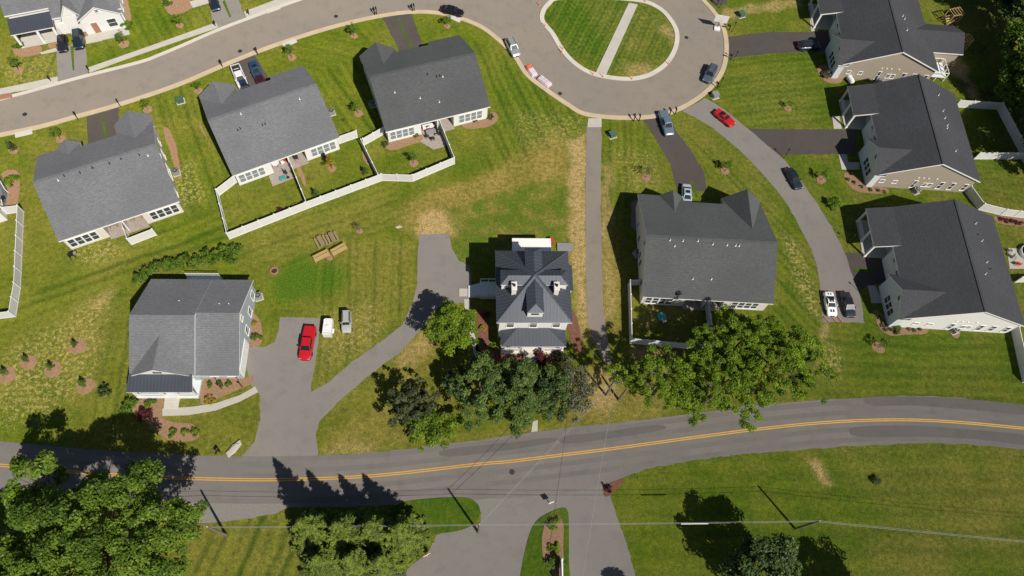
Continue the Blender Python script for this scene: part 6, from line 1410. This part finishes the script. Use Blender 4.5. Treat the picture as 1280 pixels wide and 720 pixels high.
small_sign("small red and white sign by the spruces at the asphalt edge", (534, 695), .5, .9, ('white', 'red'))
p = P(293, 561); t = thing('landscape_rock', "pale flat rock at the edge of the lower left drive", 'rock', p, .9); a = MB(); a.prism([(-1.2, -.3), (-.2, -.45), (1.0, -.25), (1.2, .2), (.2, .4), (-1.0, .3)], -.05, .3); a.prism([(-.9, -.2), (0, -.3), (.8, -.15), (.6, .2), (-.7, .2)], .301, .42); a.build('rock_body', MAT['concrete'], t)
for k, (x, y) in enumerate([(1033, 400), (1042.5, 399.5), (1050, 400)]):
    p = P(x, y); t = thing('wheel_stop', "brick-red edging block at the end of the lane below the striped coupe", 'edging block', p, head((x, y), (x + 6, y + 6)), 'edging blocks at the lane end'); a = MB(); a.box(-.5, .5, -.1, .1, 0, .16); a.box(-.42, .42, -.07, .07, .161, .19); a.build('block', MAT['brick'], t)
# roof corner at the bottom edge
p = P(490, 735, 2.8); t = thing('shed', "grey-roofed shed showing only a roof corner at the bottom edge", 'shed', (p.x, p.y, 0), .05); a = MB(); a.box(-1.4, 1.4, -1.2, 1.2, 0, 2.2); a.build('wall', MAT['siding_white'], t); a = MB()
roof_slab(a, -1.6, 1.6, [(-1.45, 2.2), (0, 3.0), (1.45, 2.2)], .12); a.build('roof', [MAT['shingle_grey'], MAT['white']], t)

# ================================================================== POLES AND WIRES
def pole(label, px, h=6.9, lean=(0, 0), arm=None, name='utility_pole', light=False):
    p = P(*px); t = thing(name, label, 'utility pole', p); a = MB(); a.tube([(0, 0, -.2), (lean[0], lean[1], h)], .17, 10, r1=.12); a.build('shaft', MAT['pole_wood'], t)
    if arm is not None:
        b = MB(); b.box(-1.1, 1.1, -.05, .05, h - .55, h - .43, rot=arm, at=(lean[0], lean[1])); b.build('cross_arm', MAT['pole_wood'], t)
        for x in (-1.0, -.4, .4, 1.0): c = MB(); q = (lean[0] + x * math.cos(arm), lean[1] + x * math.sin(arm)); c.lathe([(.05, h - .43), (.06, h - .35), (.04, h - .28)], 8, c=q); c.build('insulator', MAT['porcelain'], t)
    else:
        c = MB(); c.lathe([(.05, h), (.07, h + .1), (.04, h + .2)], 8, c=lean); c.build('insulator', MAT['porcelain'], t)
    return Vector((p.x + lean[0], p.y + lean[1], h))
pa = pole("bare utility pole on the grass right of the huge lower left tree", (282.5, 668.5)); pb = pole("utility pole on the tip of the grass island by the entrance", (598, 665.5)); pc = pole("utility pole on the lower right lawn", (994, 661))
pd = pole("tall utility pole with cross arm between the half-bare tree and the bright trees", (757.5, 494), 8.2, arm=2.2)
pole("short weathered stub pole beside the tall cross-armed utility pole", (773, 500), 4.2, lean=(.3, .2))
c_ = MB(); c_.lathe([(.12, -1.0), (.24, -.95), (.24, .0), (.1, .05)], 12); o = c_.build('transformer', MAT['ac'], [q for q in bpy.data.objects if q.get('label', '').startswith('tall utility pole with')][0], loc=(.33, -.2, 6.9))
def wire(label, a, b, sag=.5, r=.022, n=18):
    a, b = Vector(a), Vector(b); pts = [a.lerp(b, k / n) - Vector((0, 0, sag * 4 * (k / n) * (1 - k / n))) - a for k in range(n + 1)]
    m = MB(); m.tube(pts, r, 6); o = m.build('power_line', MAT['wire'], loc=a); return tag(o, label, 'power line', 'power lines along the lower road')
far_l = Vector((pa.x - 38, pa.y - 1, 6.8)); far_r = Vector((pc.x + 42, pc.y - 3.5, 6.9)); dz = Vector((0, 0, -.75))
for q0, q1, where in ((far_l, pa, "left edge to the bare pole"), (pa, pb, "bare pole to the island-tip pole"), (pb, pc, "island-tip pole to the lower right lawn pole"), (pc, far_r, "lower right lawn pole to the right edge")):
    wire("upper power line from the " + where, q0, q1, .35, .017); wire("lower power line from the " + where, q0 + dz, q1 + dz, .4, .019)
wire("power line crossing the road from the island-tip pole to the cross-armed pole", pb, pd + Vector((0, 0, -.4)), .5, .016); wire("lower power line crossing the road to the cross-armed pole", pb + dz, pd + Vector((.3, 0, -1.3)), .6, .016)
wire("power line running from the cross-armed pole down over the entrance asphalt", pd + Vector((0, 0, -.8)), P(722, 760, 5.5), .4, .019)
wire("service line from the cross-armed pole to the white four-square house", pd + Vector((0, 0, -.9)), P(712, 404, 5.6), .3, .012)
q0 = pb + dz; q1 = pc + dz; v0 = q0.lerp(q1, .635) - Vector((0, 0, .37)); m = MB(); m.tube([(-1.6, 0, 0), (1.6, 0, 0)], .07, 8); o = m.build('splice_closure', MAT['white'], loc=v0 - Vector((0, 0, .09)), rot=math.atan2(q1.y - q0.y, q1.x - q0.x)); tag(o, "white splice sleeve hanging on the power line over the lower right lawn", 'splice sleeve')
for o in list(bpy.data.objects):
    if '_t' in o: del o['_t']
